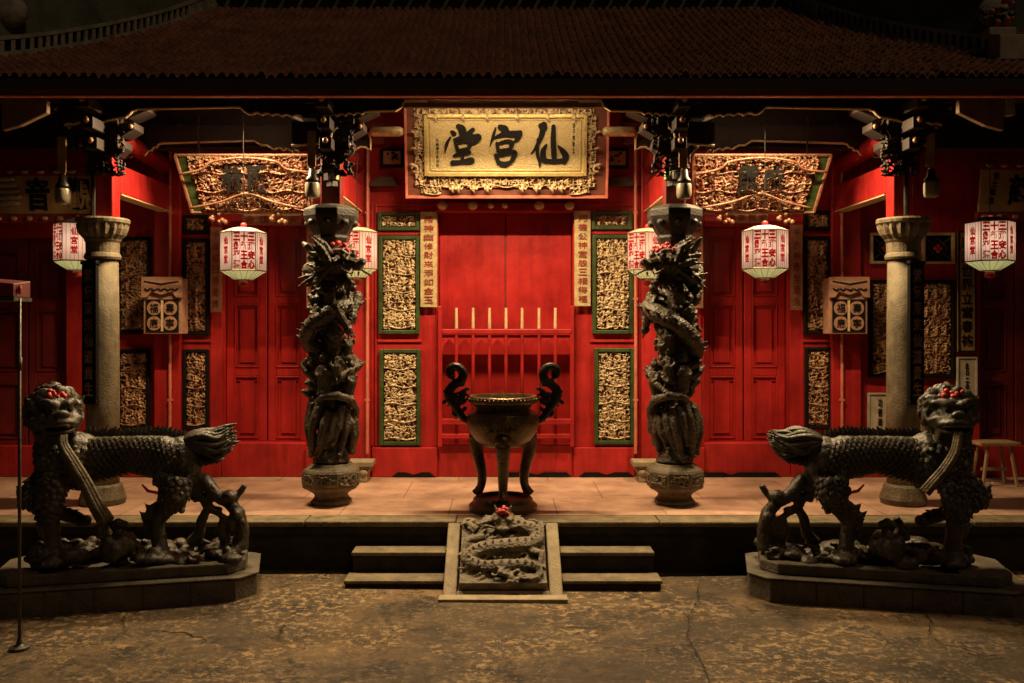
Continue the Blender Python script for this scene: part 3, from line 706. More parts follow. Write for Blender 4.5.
# pale painted ends of the eave beams
for sx in (-1, 1):
    q = MB(); q.prism_y([(sx*X(958, 7.2), Z(100, 7.2)), (sx*X(1003, 7.2), Z(95, 7.2)), (sx*X(1003, 7.2), Z(131, 7.2)), (sx*X(985, 7.2), Z(126, 7.2)), (sx*X(958, 7.2), Z(113, 7.2))], 7.18, 7.24); q.build('eave_end_board', M['wood'], roofo, bevel=.008)
q = MB(); q.prism_y([(X(1004, 7.2), Z(96, 7.2)), (X(1012, 7.2), Z(95, 7.2)), (X(1013, 7.2), Z(116, 7.2)), (X(1003, 7.2), Z(117, 7.2))], 7.16, 7.22); q.build('tile_end', M['white'], roofo, bevel=.006)
# flowers and blocks modelled on the corner of the roof
oy = 7.3; q = MB(); q.box((X(993, oy), oy-.1, roof_z(oy)), (X(1020, oy), oy+.1, Z(38, oy))); q.box((X(984, oy), oy-.08, Z(38, oy)), (X(1011, oy), oy+.06, Z(30, oy)))
oo = q.build('corner_ornament', M['white'], roofo, bevel=.008)
q = MB(); r_ = random.Random(3)
for k in range(16): q.sphere((X(r_.uniform(986, 1012), oy), oy+r_.uniform(-.06, .06), Z(r_.uniform(2, 28), oy)), r_.uniform(.018, .034), 8, 6)
q.build('plaster_flower', M['pink_edge'], oo, smooth=True)
q = MB()
for k in range(20): q.sphere((X(r_.uniform(985, 1014), oy), oy+r_.uniform(-.06, .06), Z(r_.uniform(0, 29), oy)), (r_.uniform(.02, .04), .015, .02), 7, 5)
q.build('plaster_leaf', M['green'], oo, smooth=True)
# ------------------------------------------------------------------ the lamp that lights the porch, fixed behind the front beam
def tube_lamp(x, W, half, label, tilt=-14, Y=8.05):
    z = 3.955; t_ = empty('tube_lamp', (x, Y, z), label, 'tube lamp', 'tube lamps under the front beam')
    q = MB(); q.box((x-half-.05, Y-.03, z+.012), (x+half+.05, Y+.03, z+.038))
    for u in (-1, 1): q.box((x+u*(half+.01), Y-.022, z-.018), (x+u*(half+.045), Y+.022, z+.0115))
    q.build('lamp_housing', M['iron'], t_)
    q = MB(); q.tube([(x-half, Y, z-.004), (x+half, Y, z-.004)], .011, 10); q.build('lit_tube', emis('lit_tube_glass', (1, .78, .48), 3.0), t_)
    ld = bpy.data.lights.new('tube_light', 'AREA'); ld.shape = 'RECTANGLE'; ld.size = 2*half; ld.size_y = .04; ld.energy = W; ld.color = WARM
    lo = bpy.data.objects.new('tube_light', ld); COL.objects.link(lo); lo.parent = t_; lo.location = (0, 0, -.024); lo.rotation_euler = (R(tilt), 0, 0)
tube_lamp(0, MAIN_W, .62, 'lit tube lamp under the front beam above the censer')
tube_lamp(-2.40, MAIN_W*.80, .40, 'lit tube lamp under the front beam before the left carved plaque', -28)
tube_lamp(2.40, MAIN_W*.80, .40, 'lit tube lamp under the front beam before the right carved plaque', -28)
def board_lamp():
    t_ = empty('sign_lamp', (0, 8.30, 4.16), 'small tube lamp hung behind the front beam to light the name board', 'sign lamp')
    q = MB(); q.box((-.86, 8.27, 4.145), (.86, 8.33, 4.18)); q.build('lamp_housing', M['iron'], t_)
    q = MB(); q.tube([(-.79, 8.30, 4.13), (.79, 8.30, 4.13)], .011, 10); q.build('lit_tube', emis('lit_sign_tube', (1, .78, .48), 1.0), t_)
    ld = bpy.data.lights.new('sign_light', 'AREA'); ld.shape = 'RECTANGLE'; ld.size = 1.5; ld.size_y = .03; ld.energy = 11.0; ld.color = WARM
    lo = bpy.data.objects.new('sign_light', ld); COL.objects.link(lo); lo.parent = t_; lo.location = (0, .02, -.05); lo.rotation_euler = (R(72), 0, 0)
board_lamp()

# ------------------------------------------------------------------ name board over the middle door
S = 9.05/900
def pl(px, py): return ((px-CX-1.5)*S, -(py-151.5)*S)
board = empty('name_board', (X(505.5, 9.02), 9.02, Z(151.5, 9.05)), 'large gilt name board with three black brush characters in a carved frame', 'sign')
TILT = Matrix.Translation(board.location) @ Matrix.Rotation(R(11), 4, 'X')
def brect(q, a, b_, c, d, y0, y1):
    (x0, z1), (x1, z0) = pl(a, b_), pl(c, d); q.box((x0, y0, z0), (x1, y1, z1))
q = MB(); brect(q, 405, 108, 606.5, 197, .0, .05); q.build('backing_board', M['board'], board, bevel=.006, mtx=TILT)
q = MB()
brect(q, 404, 195.5, 607.5, 198.5, -.012, .052); brect(q, 404, 107, 406.5, 195.4, -.012, .052); brect(q, 605, 107, 607.5, 195.4, -.012, .052); brect(q, 404, 103.5, 607.5, 106.9, -.03, .052)
q.build('edge_fillet', M['pink_edge'], board, bevel=.004, mtx=TILT)
q = MB(); brect(q, 425, 117, 584, 176, -.045, -.003); q.build('gilt_ground', M['gold_field'], board, mtx=TILT)
q = MB()
for a, b_, c, d in ((424, 117, 427.2, 176), (581.8, 117, 585, 176), (427.3, 116, 581.7, 119.5), (427.3, 172.6, 581.7, 176.4)): brect(q, a, b_, c, d, -.075, -.0455)
for a, b_, c, d in ((429.5, 121.5, 430.8, 171), (578.2, 121.5, 579.5, 171), (430.9, 121, 578.1, 122.2), (430.9, 169.8, 578.1, 171.2)): brect(q, a, b_, c, d, -.056, -.0455)
q.build('gilt_border', M['gold_trim'], board, bevel=.004, mtx=TILT)
def frame_carving(a, b_, c, d, seed, drop=None):
    (x0, z1), (x1, z0) = pl(a, b_), pl(c, d)
    r_ = relief(x1-x0, z1-z0, seed, depth=.055, figures=2, swirl=.042, density=1.35, thr=.14)
    if drop:
        rr = random.Random(seed)
        for px in drop:
            x = pl(px, 0)[0]-(x0+x1)/2
            r_.tube([(x, -.05, -(z1-z0)/2+.02), (x-.01, -.06, -(z1-z0)/2-.02), (x+.006, -.055, -(z1-z0)/2-.055)], [.022, .018, .006], 6)
            for s_ in (-1, 1): r_.tube([(x, -.05, -(z1-z0)/2+.0), (x+s_*.03, -.06, -(z1-z0)/2-.015), (x+s_*.042, -.055, -(z1-z0)/2+.012)], [.014, .012, .006], 6)
    r_.build('carved_frame', M['gold'], board, smooth=True, mtx=TILT @ Matrix.Translation(((x0+x1)/2, -.006, (z0+z1)/2)))
frame_carving(414, 108, 592, 118, 1, (436, 463, 487, 517, 547, 573))
frame_carving(440, 177, 570, 187.5, 2, (452, 458, 473, 487, 522, 536, 552, 561))
frame_carving(414, 117, 425, 187, 3); frame_carving(584, 117, 594.5, 187, 4)
frame_carving(425, 176.5, 441, 187, 8); frame_carving(569, 176.5, 584, 187, 9)
frame_carving(420, 185.5, 440, 194.5, 5); frame_carving(569, 185.5, 589, 194.5, 6)
for sx in (-1, 1):
    for (a, b_, r0) in ((415, 134, .014), (414, 166, .02), (416, 150, .016)):
        q = MB(); x, z = pl(a, b_); x = x if sx < 0 else -x
        q.tube([(x, -.04, z), (x+sx*.03, -.06, z+.015), (x+sx*.065, -.05, z+.01)], [r0, r0*.8, .004], 6); q.build('carved_tendril', M['gold'], board, smooth=True, mtx=TILT)
    q = MB(); x, z = pl(414, 169); x = x if sx < 0 else -x
    q.tube([(x+sx*.03*math.cos(a_), -.05, z+.03*math.sin(a_)) for a_ in np.linspace(0, 5.4, 10)], .011, 6); q.build('carved_tendril', M['gold'], board, smooth=True, mtx=TILT)
def brush(q, pts, y0=-.052, th=.006):
    """one brush stroke: (x, y, width) in rows of the board"""
    sp = spline(pts, 7) if len(pts) > 2 else [np.array(p, float) for p in pts]
    L_, R_ = [], []
    for i, p in enumerate(sp):
        t = (sp[min(i+1, len(sp)-1)]-sp[max(i-1, 0)])[:2]; t = t/(np.linalg.norm(t)+1e-6); n = np.array([-t[1], t[0]]); w = max(p[2], 2)/2
        L_.append(p[:2]+n*w); R_.append(p[:2]-n*w)
    def cap(p, t, w): return [p[:2]+(t*math.cos(a)+np.array([-t[1], t[0]])*math.sin(a))*w*.5 for a in np.linspace(-1.5708, 1.5708, 7)]
    t0 = (sp[0]-sp[1])[:2]; t0 /= np.linalg.norm(t0); t1 = (sp[-1]-sp[-2])[:2]; t1 /= np.linalg.norm(t1)
    parts = [[L_[i], L_[i+1], R_[i+1], R_[i]] for i in range(len(sp)-1)]
    parts.append(cap(sp[0], t0, sp[0][2])); parts.append(cap(sp[-1], t1, sp[-1][2]))
    for k, pp in enumerate(parts):
        out = [pl(400+p[0]/4.876, 90+p[1]/4.876) for p in pp]
        q.prism_y(out, y0-th, y0+.008)
CH = {
 'xian': [[(684,183,34),(692,190,40)], [(694,176,30),(682,230,26),(655,285,14),(634,312,5)], [(666,245,14),(664,310,17),(674,350,15),(676,374,9)],
          [(740,184,20),(740,250,26),(744,320,26),(746,348,24)], [(706,272,12),(692,300,26),(692,330,28),(704,350,24)], [(690,345,22),(740,350,24),(795,345,24)], [(764,276,8),(785,300,26),(800,325,32),(792,352,24)]],
 'gong': [[(485,188,28),(503,198,40),(520,214,26)], [(462,190,7),(452,225,15),(434,278,5)], [(446,244,10),(500,222,26),(560,220,34),(580,212,22)], [(575,222,34),(566,245,22),(548,258,8)],
          [(468,264,16),(474,300,18)], [(472,266,14),(520,254,20),(540,266,24),(530,294,16)], [(474,298,12),(535,290,16)], [(503,296,12),(496,324,12)],
          [(462,320,18),(474,352,22)], [(466,324,18),(520,310,20),(554,308,26),(544,340,22),(530,356,16)], [(476,356,22),(505,364,28),(534,354,20)]],
 'tang': [[(254,212,22),(262,220,24)], [(244,236,9),(226,268,16),(217,308,5)], [(284,184,26),(300,196,36),(312,214,24)], [(298,200,34),(302,232,26)], [(352,200,22),(336,214,24),(320,222,14)],
          [(262,246,13),(320,232,24),(370,238,34)], [(376,236,38),(366,254,26),(346,270,9)], [(268,262,16),(280,302,18)], [(272,264,14),(318,252,20),(338,262,24),(330,292,16)], [(278,298,12),(332,288,16)],
          [(262,322,14),(300,312,20),(336,306,18)], [(303,294,17),(301,352,17)], [(254,356,24),(300,352,22),(344,346,34)]],
}
for nm in ('tang', 'gong', 'xian'):
    q = MB()
    for k, st in enumerate(CH[nm]): brush(q, st, y0=-.0535-.0006*k)
    q.build('brush_character', M['ink'], board, mtx=TILT)
q = MB(); x, z = pl(437, 139); column_text(q, '光緒庚子年仲秋', x, -.047, z, pl(0, 168)[1], .030); x, z = pl(572, 124); column_text(q, '弟子等敬立', x, -.047, z, pl(0, 154)[1], .026)
q.build('small_writing', M['ink'], board, mtx=TILT)

# ------------------------------------------------------------------ carved hanging plaques on both sides, far boards
def side_plaque(sx, chars, seed, label):
    Y = 8.62; cx, cz = X(248, Y)*-sx*-1 if False else sx*abs(X(248, Y)), Z(184, Y)
    o = empty('carved_plaque', (cx, Y, cz), label, 'plaque', 'carved gilt plaques over the side doors')
    k = Y/900; mt = Matrix.Translation((cx, Y, cz)) @ Matrix.Rotation(R(16), 4, 'X')
    W0, W1, H = 144*k/2, 112*k/2, 57*k/2           # wider at the top than at the bottom
    # outer end is cut slanting, the inner end hardly
    def xo(z): f = (z+H)/(2*H); return (-(W1+.02)*(1-f)-(W0-.02)*f, (W1+.06)*(1-f)+(W0-.06)*f)
    po = [(xo(-H)[0], -H), (xo(-H)[1], -H), (xo(H)[1], H), (xo(H)[0], H)]
    if sx > 0: po = [(-a, b_) for a, b_ in po]
    q = MB(); q.prism_y(po, .0, .03); q.build('plaque_board', M['lacq'], o, mtx=mt)
    q = MB(); P4 = po+[po[0]]
    for a, b_ in zip(P4[:-1], P4[1:]): q.tube([(a[0], -.008, a[1]), (b_[0], -.008, b_[1])], .017, 6)
    q.build('plaque_edge', M['gold_dim2'], o, mtx=mt)
    q = MB()
    for s_, wd in ((-sx if False else sx, 0),):
        oe = [p for p in po if (p[0]*sx > 0)]
    e = sorted(oe, key=lambda p: p[1]); w_ = .10
    q.prism_y([(e[0][0]-sx*.02, e[0][1]+.02), (e[0][0]-sx*(w_), e[0][1]+.02), (e[1][0]-sx*(w_), e[1][1]-.02), (e[1][0]-sx*.02, e[1][1]-.02)], -.008, -.0005); q.build('green_end_panel', M['green'], o, mtx=mt)
    def mask(gx, gz):
        f = (gz+H)/(2*H); lo = -(W1+.02)*(1-f)-(W0-.02)*f; hi = (W1+.06)*(1-f)+(W0-.06)*f
        if sx > 0: lo, hi = -hi, -lo; return (gx > lo+.01) & (gx < hi-.11)
        return (gx > lo+.11) & (gx < hi-.01)
    r_ = relief(2*W0, 2*H-.02, seed, depth=.07, figures=10, swirl=.05, density=1.7, mask=mask)
    r_.build('gilt_relief', M['gold_dim2'], o, smooth=True, mtx=mt @ Matrix.Translation((0, -.002, 0)))
    q = MB(); A = [(-.62, .10), (-.40, .15), (-.30, .22), (0, .255), (.30, .22), (.40, .15), (.62, .12)]
    q.tube([(a, -.075, b_) for a, b_ in spline(A, 5)], .013, 6)
    q.tube([(a, -.075, b_) for a, b_ in spline([(-.55, -.22), (-.25, -.16), (0, -.08), (.25, -.16), (.5, -.22)], 5)], .012, 6)
    q.build('carved_ribbon', M['gold_dim2'], o, smooth=True, mtx=mt)
    for k_, ch in enumerate(chars): q = MB(); glyph(q, ch, -.12+.235*k_, -.088, .055, .20, .25, .03, thick=.012); q.build('raised_character', M['ink'], o, mtx=mt)
    for u in (-.30, .28):
        q = MB()
        for j in range(14): rr = random.Random(seed+j); q.sphere((u+rr.uniform(-.07, .07), -.03+rr.uniform(-.02, .02), -H-.045+rr.uniform(-.045, .05)), rr.uniform(.014, .028), 7, 5)
        q.build('carved_lion_peg', M['gold_dim2'], o, smooth=True, mtx=mt)
    for u in (-.45, .45): q = MB(); q.tube([(u, .01, H), (u, .10, H+.35)], .010, 6); q.build('hanging_wire', M['iron'], o, mtx=mt)
M['gold_dim2'] = mat('reddish_gilt_carving', (.215, .14, .078), .4, metal=.3, var=.6, scale=14, bump=.3, bscale=60, col2=(.22, .06, .035))
side_plaque(-1, '赫顯', 21, 'carved gilt hanging plaque over the side doors nearer the foreground pole')
side_plaque(1, '靈威', 22, 'carved gilt hanging plaque over the side doors nearer the roof corner flowers')
# paper strips over the side doors
def strip_paper(px0, py0, px1, py1, m, label, text, ink='redink', Y=WY-.07, group='couplet papers on the door frames', horiz=False):
    q = MB(); x0, x1, z1, z0 = X(px0, Y), X(px1, Y), Z(py0, Y), Z(py1, Y); c = Vector(((x0+x1)/2, Y, (z0+z1)/2))
    o = empty('couplet_paper', c, label, 'couplet', group)
    n = 8; vs = []; rr = random.Random(int(px0*7+py0))
    for i in range(n+1):
        z = z0+(z1-z0)*i/n; b_ = rr.uniform(-.004, .004)
        vs += [(x0, Y+b_, z), (x1, Y+b_+rr.uniform(-.003, .003), z)]
    q.add(vs, [(2*i, 2*i+1, 2*i+3, 2*i+2) for i in range(n)]); 
    q.add([(x, y+.008, z) for x, y, z in vs], [(2*i, 2*i+2, 2*i+3, 2*i+1) for i in range(n)])
    q.build('paper', M[m], o)
    q = MB()
    if horiz:
        k = len(text)
        for i, ch in enumerate(text): glyph(q, ch, x0+(x1-x0)*(i+.5)/k, Y-.008, (z0+z1)/2, (x1-x0)/k*.7, (z1-z0)*.7, .01)
    else: column_text(q, text, c.x, Y-.008, z1-.03, z0+.03, (x1-x0)*.56, .006, fill=.74)
    q.build('writing', M[ink], o)
strip_paper(420.5, 212, 437, 307, 'paper_y', 'yellow couplet paper with red writing beside the name board door, on the left of the middle door', '精神自修財來添如金玉')
strip_paper(574.5, 211, 590.5, 306, 'paper_y', 'yellow couplet paper with red writing, right one of the pair at the middle door', '月德公神宮般三相得福')
bpy.data.objects['couplet_paper']['label'] = 'yellow couplet paper with red writing, left one of the pair at the middle door'
strip_paper(210.5, 227, 222, 312, 'paper_p', 'faded pink couplet paper at the left edge of the left double door', '千年紅日照東方')
strip_paper(790.5, 225, 802.5, 310, 'paper_p', 'faded pink couplet paper with writing at the right edge of the right double door', '千古神恩常照久')
strip_paper(306.5, 218, 318, 308, 'paper_p', 'faded pink couplet paper half hidden behind the left dragon pillar', '萬家燈火慶昇平')
strip_paper(691, 222, 703, 308, 'paper_p', 'faded pink couplet paper half hidden behind the right dragon pillar', '一堂瑞氣永安康')
strip_paper(243, 214, 301, 225, 'paper_p', 'faded pink horizontal paper strip above the left double door', '合境平安', horiz=True)
strip_paper(725, 213, 768, 223, 'paper_p', 'faded pink horizontal paper strip above the right double door', '國泰民安', horiz=True)

def far_board(px0, py0, px1, py1, Y, label, glyphs, border=True):
    x0, x1, z1, z0 = X(px0, Y), X(px1, Y), Z(py0, Y), Z(py1, Y); c = Vector(((x0+x1)/2, Y, (z0+z1)/2))
    o = empty('gold_sign_board', c, label, 'sign', 'gold sign boards over the outer doors'); mt = Matrix.Translation(c) @ Matrix.Rotation(R(9), 4, 'X'); w, h = (x1-x0)/2, (z1-z0)/2
    q = MB(); q.box((-w, .0, -h), (w, .03, h)); q.build('board', M['gold_old'], o, bevel=.005, mtx=mt)
    q = MB()
    for a, b_ in ((-h-.085, -h-.001), (h+.001, h+.085)): q.box((-w-.02, -.02, a), (w+.02, .035, b_))
    bo = q.build('border_rail', M['red_dark'], o, bevel=.006, mtx=mt)
    q = MB(); u = -w+.06
    while u < w-.04:
        for z in (-h-.043, h+.043): q.sphere((u, -.024, z), (.042, .014, .024), 8, 5)
        u += .155
    q.build('border_flower', M['gold_dim'], bo, smooth=True, mtx=mt)
    for (ch, px, py, sw, sh) in glyphs: q = MB(); glyph(q, ch, (px-(px0+px1)/2)*Y/900, -.004, -(py-(py0+py1)/2)*Y/900, sw*Y/900, sh*Y/900, .03); q.build('character', M['ink'], o, mtx=mt)
    return o, mt
M['gold_old'] = mat('darkened_gold_ground', (.36, .215, .08), .5, metal=.2, var=.4, scale=6)
o, mt = far_board(-40, 176, 92, 214, 9.0, 'gold sign board with black brush characters and a shell medallion over the left outer door', [('音', 38, 194, 24, 33), ('觀', 79, 194, 26, 32)])
q = MB()
for k in range(5): q.sphere(((8-26)*.01, -.02, -.08+.06*k), (.15-.02*abs(k-1), .03, .035), 12, 6)
q.build('shell_medallion', M['stone'], o, smooth=True, mtx=mt)
o, mt = far_board(980, 170, 1060, 212, 9.0, 'gold sign board with a column of small characters over the right outer door', [('信', 995, 176, 6, 7), ('士', 994, 184, 6, 7), ('敬', 993, 192, 6, 7), ('立', 992, 200, 6, 7), ('慈', 1020, 190, 24, 32), ('光', 1046, 190, 22, 32)])

# upright inscribed boards
def upright_board(px0, py0, px1, py1, Y, label, text, m, ink, rot=0, name='inscribed_board', frame=None, scale=1.25):
    x0, x1, z1, z0 = X(px0, Y), X(px1, Y), Z(py0, Y), Z(py1, Y); c = Vector(((x0+x1)/2, Y, (z0+z1)/2)); w, h = (x1-x0)/2, (z1-z0)/2
    o = empty(name, c, label, 'inscribed board'); mt = Matrix.Translation(c) @ Matrix.Rotation(rot, 4, 'Z')
    q = MB(); q.box((-w, 0, -h), (w, .03, h)); q.build('board', M[m], o, bevel=.005, mtx=mt)
    q = MB()
    for a, b_, c_, d in ((-w, -h, -w+.014, h), (w-.014, -h, w, h), (-w+.014, h-.014, w-.014, h), (-w+.014, -h, w-.014, -h+.014)): q.box((a, -.012, b_), (c_, -.001, d))
    q.build('board_rim', M[frame or (ink if scale > 1 else 'white')], o, mtx=mt)
    q = MB(); column_text(q, text, 0, -.004, h-.05, -h+.05, w*scale, .018 if scale > 1 else 0, thick=.006); q.build('writing', M[ink], o, mtx=mt)
upright_board(958, 231, 976, 352, WY-.05, 'gold upright board with a column of black characters beside the right outer door', '惠澤世界立當春祐', 'gold_old', 'ink')
upright_board(957, 357, 977, 396, WY-.05, 'small pale notice under the gold upright board', '告示', 'white', 'ink', name='notice', scale=.35)
upright_board(868, 393, 892, 432, WY-.05, 'pale stone tablet with small writing behind the right stone column', '功德碑', 'white', 'ink', name='stone_tablet', scale=.35)

# ------------------------------------------------------------------ offering boxes on the pilasters
def wall_box(pxc, label):
    Y = 9.16; x, z = X(pxc, Y), Z(306, Y); o = empty('painted_wall_box', (x, Y, z), label, 'wall box', 'painted boxes on the pilasters'); k = Y/900; w, h = 19*k, 28*k
    mt = Matrix.Translation((x, Y, z))
    q = MB(); q.box((-w, 0, -h), (w, .19, h)); q.build('box', M['paper_p'], o, bevel=.006, mtx=mt)
    q = MB(); q.prism_y([(-w-.01, h+.01), (w+.01, h+.01), (w+.012, h*.3), (w*.75, h*.32), (w*.55, h*.52), (0, h*.40), (-w*.55, h*.52), (-w*.75, h*.32), (-w-.012, h*.3)], -.03, -.003); q.build('valance_flap', M['paper_p'], o, mtx=mt)
    q = MB()
    for s_ in range(-2, 3): q.tube([(s_*w*.36-.03, -.034, h*.62), (s_*w*.36, -.036, h*.55), (s_*w*.36+.03, -.034, h*.62)], .008, 5)
    q.tube([(-w*.9, -.033, h*.88), (0, -.036, h*.78), (w*.9, -.033, h*.88)], .006, 5)
    q.build('painted_swag', M['ink'], o, mtx=mt)
    q = MB(); q.box((-w*.86, -.008, -h*.92), (w*.86, -.001, h*.24)); q.build('dark_panel', M['ink'], o, mtx=mt)
    for u in (-.42, .42):
        for v in (-.62, -.08):
            q = MB(); q.lathe([(.072, 0), (.072, .006)], 20); 
            rot = Matrix.Rotation(R(90), 4, 'X'); ro = q.build('round_field', M['paper_p'], o, mtx=mt @ Matrix.Translation((u*w, -.009, v*h)) @ rot)
            q = MB(); glyph(q, {(-.42, -.08): '福', (.42, -.08): '壽', (-.42, -.62): '康', (.42, -.62): '寧'}[(u, v)], u*w, -.0165, v*h, .085, .095, .012); q.build('round_character', M['ink'], ro, mtx=mt)
    q = MB(); q.box((-.012, -.012, -h*.9), (.012, -.009, h*.2)); q.build('divider', M['cream'], o, mtx=mt)
wall_box(162.5, 'painted wall box with four round characters on the left pilaster by the small gilt panels')
wall_box(848.5, 'painted wall box with four round characters on the right pilaster by the big gilt panel')

# ------------------------------------------------------------------ stone columns
def stone_column(sx, label):
    x, y = sx*3.58, 8.05; o = empty('stone_column', (x, y, TZ), label, 'column', 'plain stone columns of the porch')
    q = MB(); q.lathe([(.19, 0), (.20, .05), (.18, .11), (.165, .16), (.15, .18)], 24, (x, y, TZ)); q.build('column_base', M['ped'], o, smooth=False, bevel=.004)
    q = MB(); q.lathe([(.140, .17), (.142, .9), (.138, 1.6), (.132, 2.19)], 28, (x, y, TZ)); q.build('shaft', M['column'], o, smooth=True)
    q = MB(); q.lathe([(.150, 2.18), (.158, 2.20), (.150, 2.225), (.140, 2.24), (.142, 2.33), (.152, 2.345), (.158, 2.36)], 28, (x, y, TZ))
    q.lathe([(.150, 2.361), (.185, 2.40), (.205, 2.45), (.212, 2.49)], 72, (x, y, TZ), flute=18, fa=.045)
    q.lathe([(.214, 2.491), (.226, 2.505), (.230, 2.53), (.222, 2.545)], 28, (x, y, TZ)); q.build('capital', M['column'], o, smooth=False)
    c = Vector((x+sx*.062, y-.132, TZ+1.53)); mt = Matrix.Translation(c) @ Matrix.Rotation(R(24)*sx, 4, 'Z')
    q = MB(); q.box((-.085, -.004, -.60), (.085, .03, .60)); q.box((-.095, -.012, .60), (.095, .03, .63)); q.box((-.095, -.012, -.63), (.095, .03, -.60)); bo = q.build('inscribed_couplet', M['ink'], o, bevel=.004, mtx=mt)
    q = MB(); column_text(q, '紫氣東來仙道貴生', 0, -.006, .57, -.57, .10, .014, thick=.005); q.build('raised_writing', M['gold_dim'], bo, mtx=mt)
    q = MB(); q.tube([(x-.03, y-.125, TZ+2.56), (x-.03, y-.125, 4.0)], .022, 8); q.build('conduit', M['iron'], o)
stone_column(-1, 'plain round stone column with dark inscribed board behind the statue near the foreground pole')
stone_column(1, 'plain round stone column with dark inscribed board in front of the big gilt panel')

# ------------------------------------------------------------------ dragon pillars
def dragon_pillar(sx, seed, label):
    x0, y0 = sx*1.535, 8.05; o = empty('dragon_pillar', (x0, y0, TZ), label, 'pillar', 'carved dragon pillars'); r_ = random.Random(seed)
    mt = Matrix.Translation((x0, y0, TZ))
    q = MB(); q.lathe([(.185, 0), (.185, .035), (.165, .05), (.15, .075), (.16, .10), (.215, .135), (.252, .15), (.258, .165), (.258, .295), (.246, .315), (.20, .345), (.185, .365)], 8, (0, 0, 0), ph=R(22.5)); ped = q.build('pedestal', M['ped'], o, bevel=.008, mtx=mt)
    for k in range(8):
        a = R(45*k); 
        if math.sin(a) > .3: continue
        rr = relief(.155, .095, seed*9+k, cell=.006, depth=.022, figures=1, swirl=.035, thr=.2)
        rr.build('pedestal_relief', M['slabst'], ped, smooth=True, mtx=mt @ Matrix.Rotation(a+R(90), 4, 'Z') @ Matrix.Translation((0, -.2390, .232)))
    q = MB(); q.lathe([(.12, 2.28), (.15, 2.34), (.165, 2.37), (.155, 2.39), (.18, 2.43), (.235, 2.52), (.25, 2.56), (.25, 2.62), (.17, 2.66)], 8, ph=R(22.5))
    for k in range(8): a = R(45*k); q.sphere((.20*math.cos(a), .20*math.sin(a), 2.50), (.045, .045, .035), 8, 6)
    q.build('capital', M['dark_cap'], o, bevel=.008, mtx=mt)
    # pierced carving: shaft, clouds, little figures, waves
    q = MB(); q.lathe([(.15, .34), (.11, .5), (.078, 1.2), (.078, 2.0), (.12, 2.3)], 16)
    def at(a, r, h): r = r*.87; return (sx*r*math.cos(a), -r*math.sin(a), h)     # a = 90 deg faces the courtyard, 180 deg faces the middle
    for k in range(46):                                      # cloud curls on short stalks
        a, h = r_.uniform(0, 6.28), r_.uniform(.92, 2.28); rad = r_.uniform(.17, .23); s_ = r_.uniform(.035, .07); b0 = r_.uniform(0, 6)
        q.tube([at(a, .08, h-.02), at(a, rad*.8, h), at(a, rad, h)], [.035, .026, .022], 6)
        q.tube([at(a+s_*4*math.cos(b0+t*.95)*(1-t*.1), rad+.004*t, h+s_*math.sin(b0+t*.95)*(1-t*.1)) for t in range(6)], [.016, .02, .021, .019, .016, .010], 6)
    for k in range(15):                                      # flame fins on the outer side
        h = .95+k*.093; a = R(r_.uniform(-50, 45)); q.tube([at(a, .09, h-.02), at(a, .21, h+.02), at(a+.1, .255, h+.05), at(a+r_.uniform(-.2, .2), r_.uniform(.27, .31), h+r_.uniform(.02, .12))], [.05, .046, .034, .012], 7)
    q.tube([(0, 0, .38), (0, 0, .50), (0, 0, .68), (0, 0, .9)], [.17, .13, .115, .09], 16)
    for k in range(17):                                      # long wave fingers near the foot
        a = R(-95+k*21.2+r_.uniform(-4, 4)); w = r_.uniform(-.22, .12)+.22; d_ = r_.uniform(-.05, .012); t0 = r_.uniform(.80, .98); e0 = r_.uniform(.40, .52); m0 = (t0+e0)/2; lean = .30 if 40 < k*21.2-95 < 150 else -.15
        q.tube([at(a+lean, .12, t0), at(a+lean*.7, .20, t0-.05), at(a+lean*.4, .250+d_, m0+.09), at(a, .262+d_, m0-.02), at(a-lean*.5, .225+d_, e0+.08), at(a-lean*.7-w*.3, .235+d_, e0+.02), at(a-lean-w*.5, .265+d_, e0+.035)], [.028, .036, .040, .036, .031, .024, .007], 7)
    q.tube([at(R(45), .20, .90), at(R(80), .25, .97), at(R(115), .265, .98), at(R(150), .265, .93), at(R(178), .265, .84), at(R(192), .27, .76)], [.02, .033, .040, .036, .028, .010], 8)
    for (a, h, s_) in ((158, 1.10, 1.1), (118, 1.50, 1.1), (62, 1.70, 1.0), (172, 1.78, 1.1), (78, 1.16, 1.1), (112, 1.24, 1.0), (140, 1.42, .9), (95, 1.88, 1.0)):   # little figures among the clouds
        a = R(a+r_.uniform(-8, 8)); q.tube([at(a, .185, h-.11*s_), at(a, .235, h), at(a, .225, h+.075*s_)], [.058*s_, .052*s_, .040*s_], 8); q.sphere(at(a, .238, h+.132*s_), .034*s_, 9, 7); q.sphere(at(a, .232, h+.165*s_), .02*s_, 7, 5)
        q.tube([at(a, .07, h-.05), at(a, .2, h-.03)], .035, 6)
        for u in (-1, 1): q.tube([at(a+u*.15, .22, h+.06*s_), at(a+u*.27, .262, h+.01), at(a+u*.12, .285, h+.02+.03*u)], [.022*s_, .019*s_, .013*s_], 6)
        q.tube([at(a-.3, .20, h-.125*s_), at(a, .245, h-.135*s_), at(a+.3, .20, h-.12*s_)], [.02, .032, .02], 6)
    sculpt(q, 'carved_shaft', M['pillarst'], o, voxel=.0066, smooth=1, disp=.007, dscale=.04, disp2=.005, d2scale=.016, mtx=mt)
    # the dragon coiling up
    q = MB(); pts, rad = [], []; n = 64
    for i in range(n+1):
        f = i/n; a = R(60+f*640+(0 if sx < 0 else 50)); h = .98+f*1.08+.055*math.sin(f*13); rr = .232+.03*math.sin(f*9+seed)
        pts.append(at(a, rr, h)); rad.append(.020+.058*min(1, f*2.6)+.004*math.sin(i*2.1))
    q.tube(pts, rad, 12)
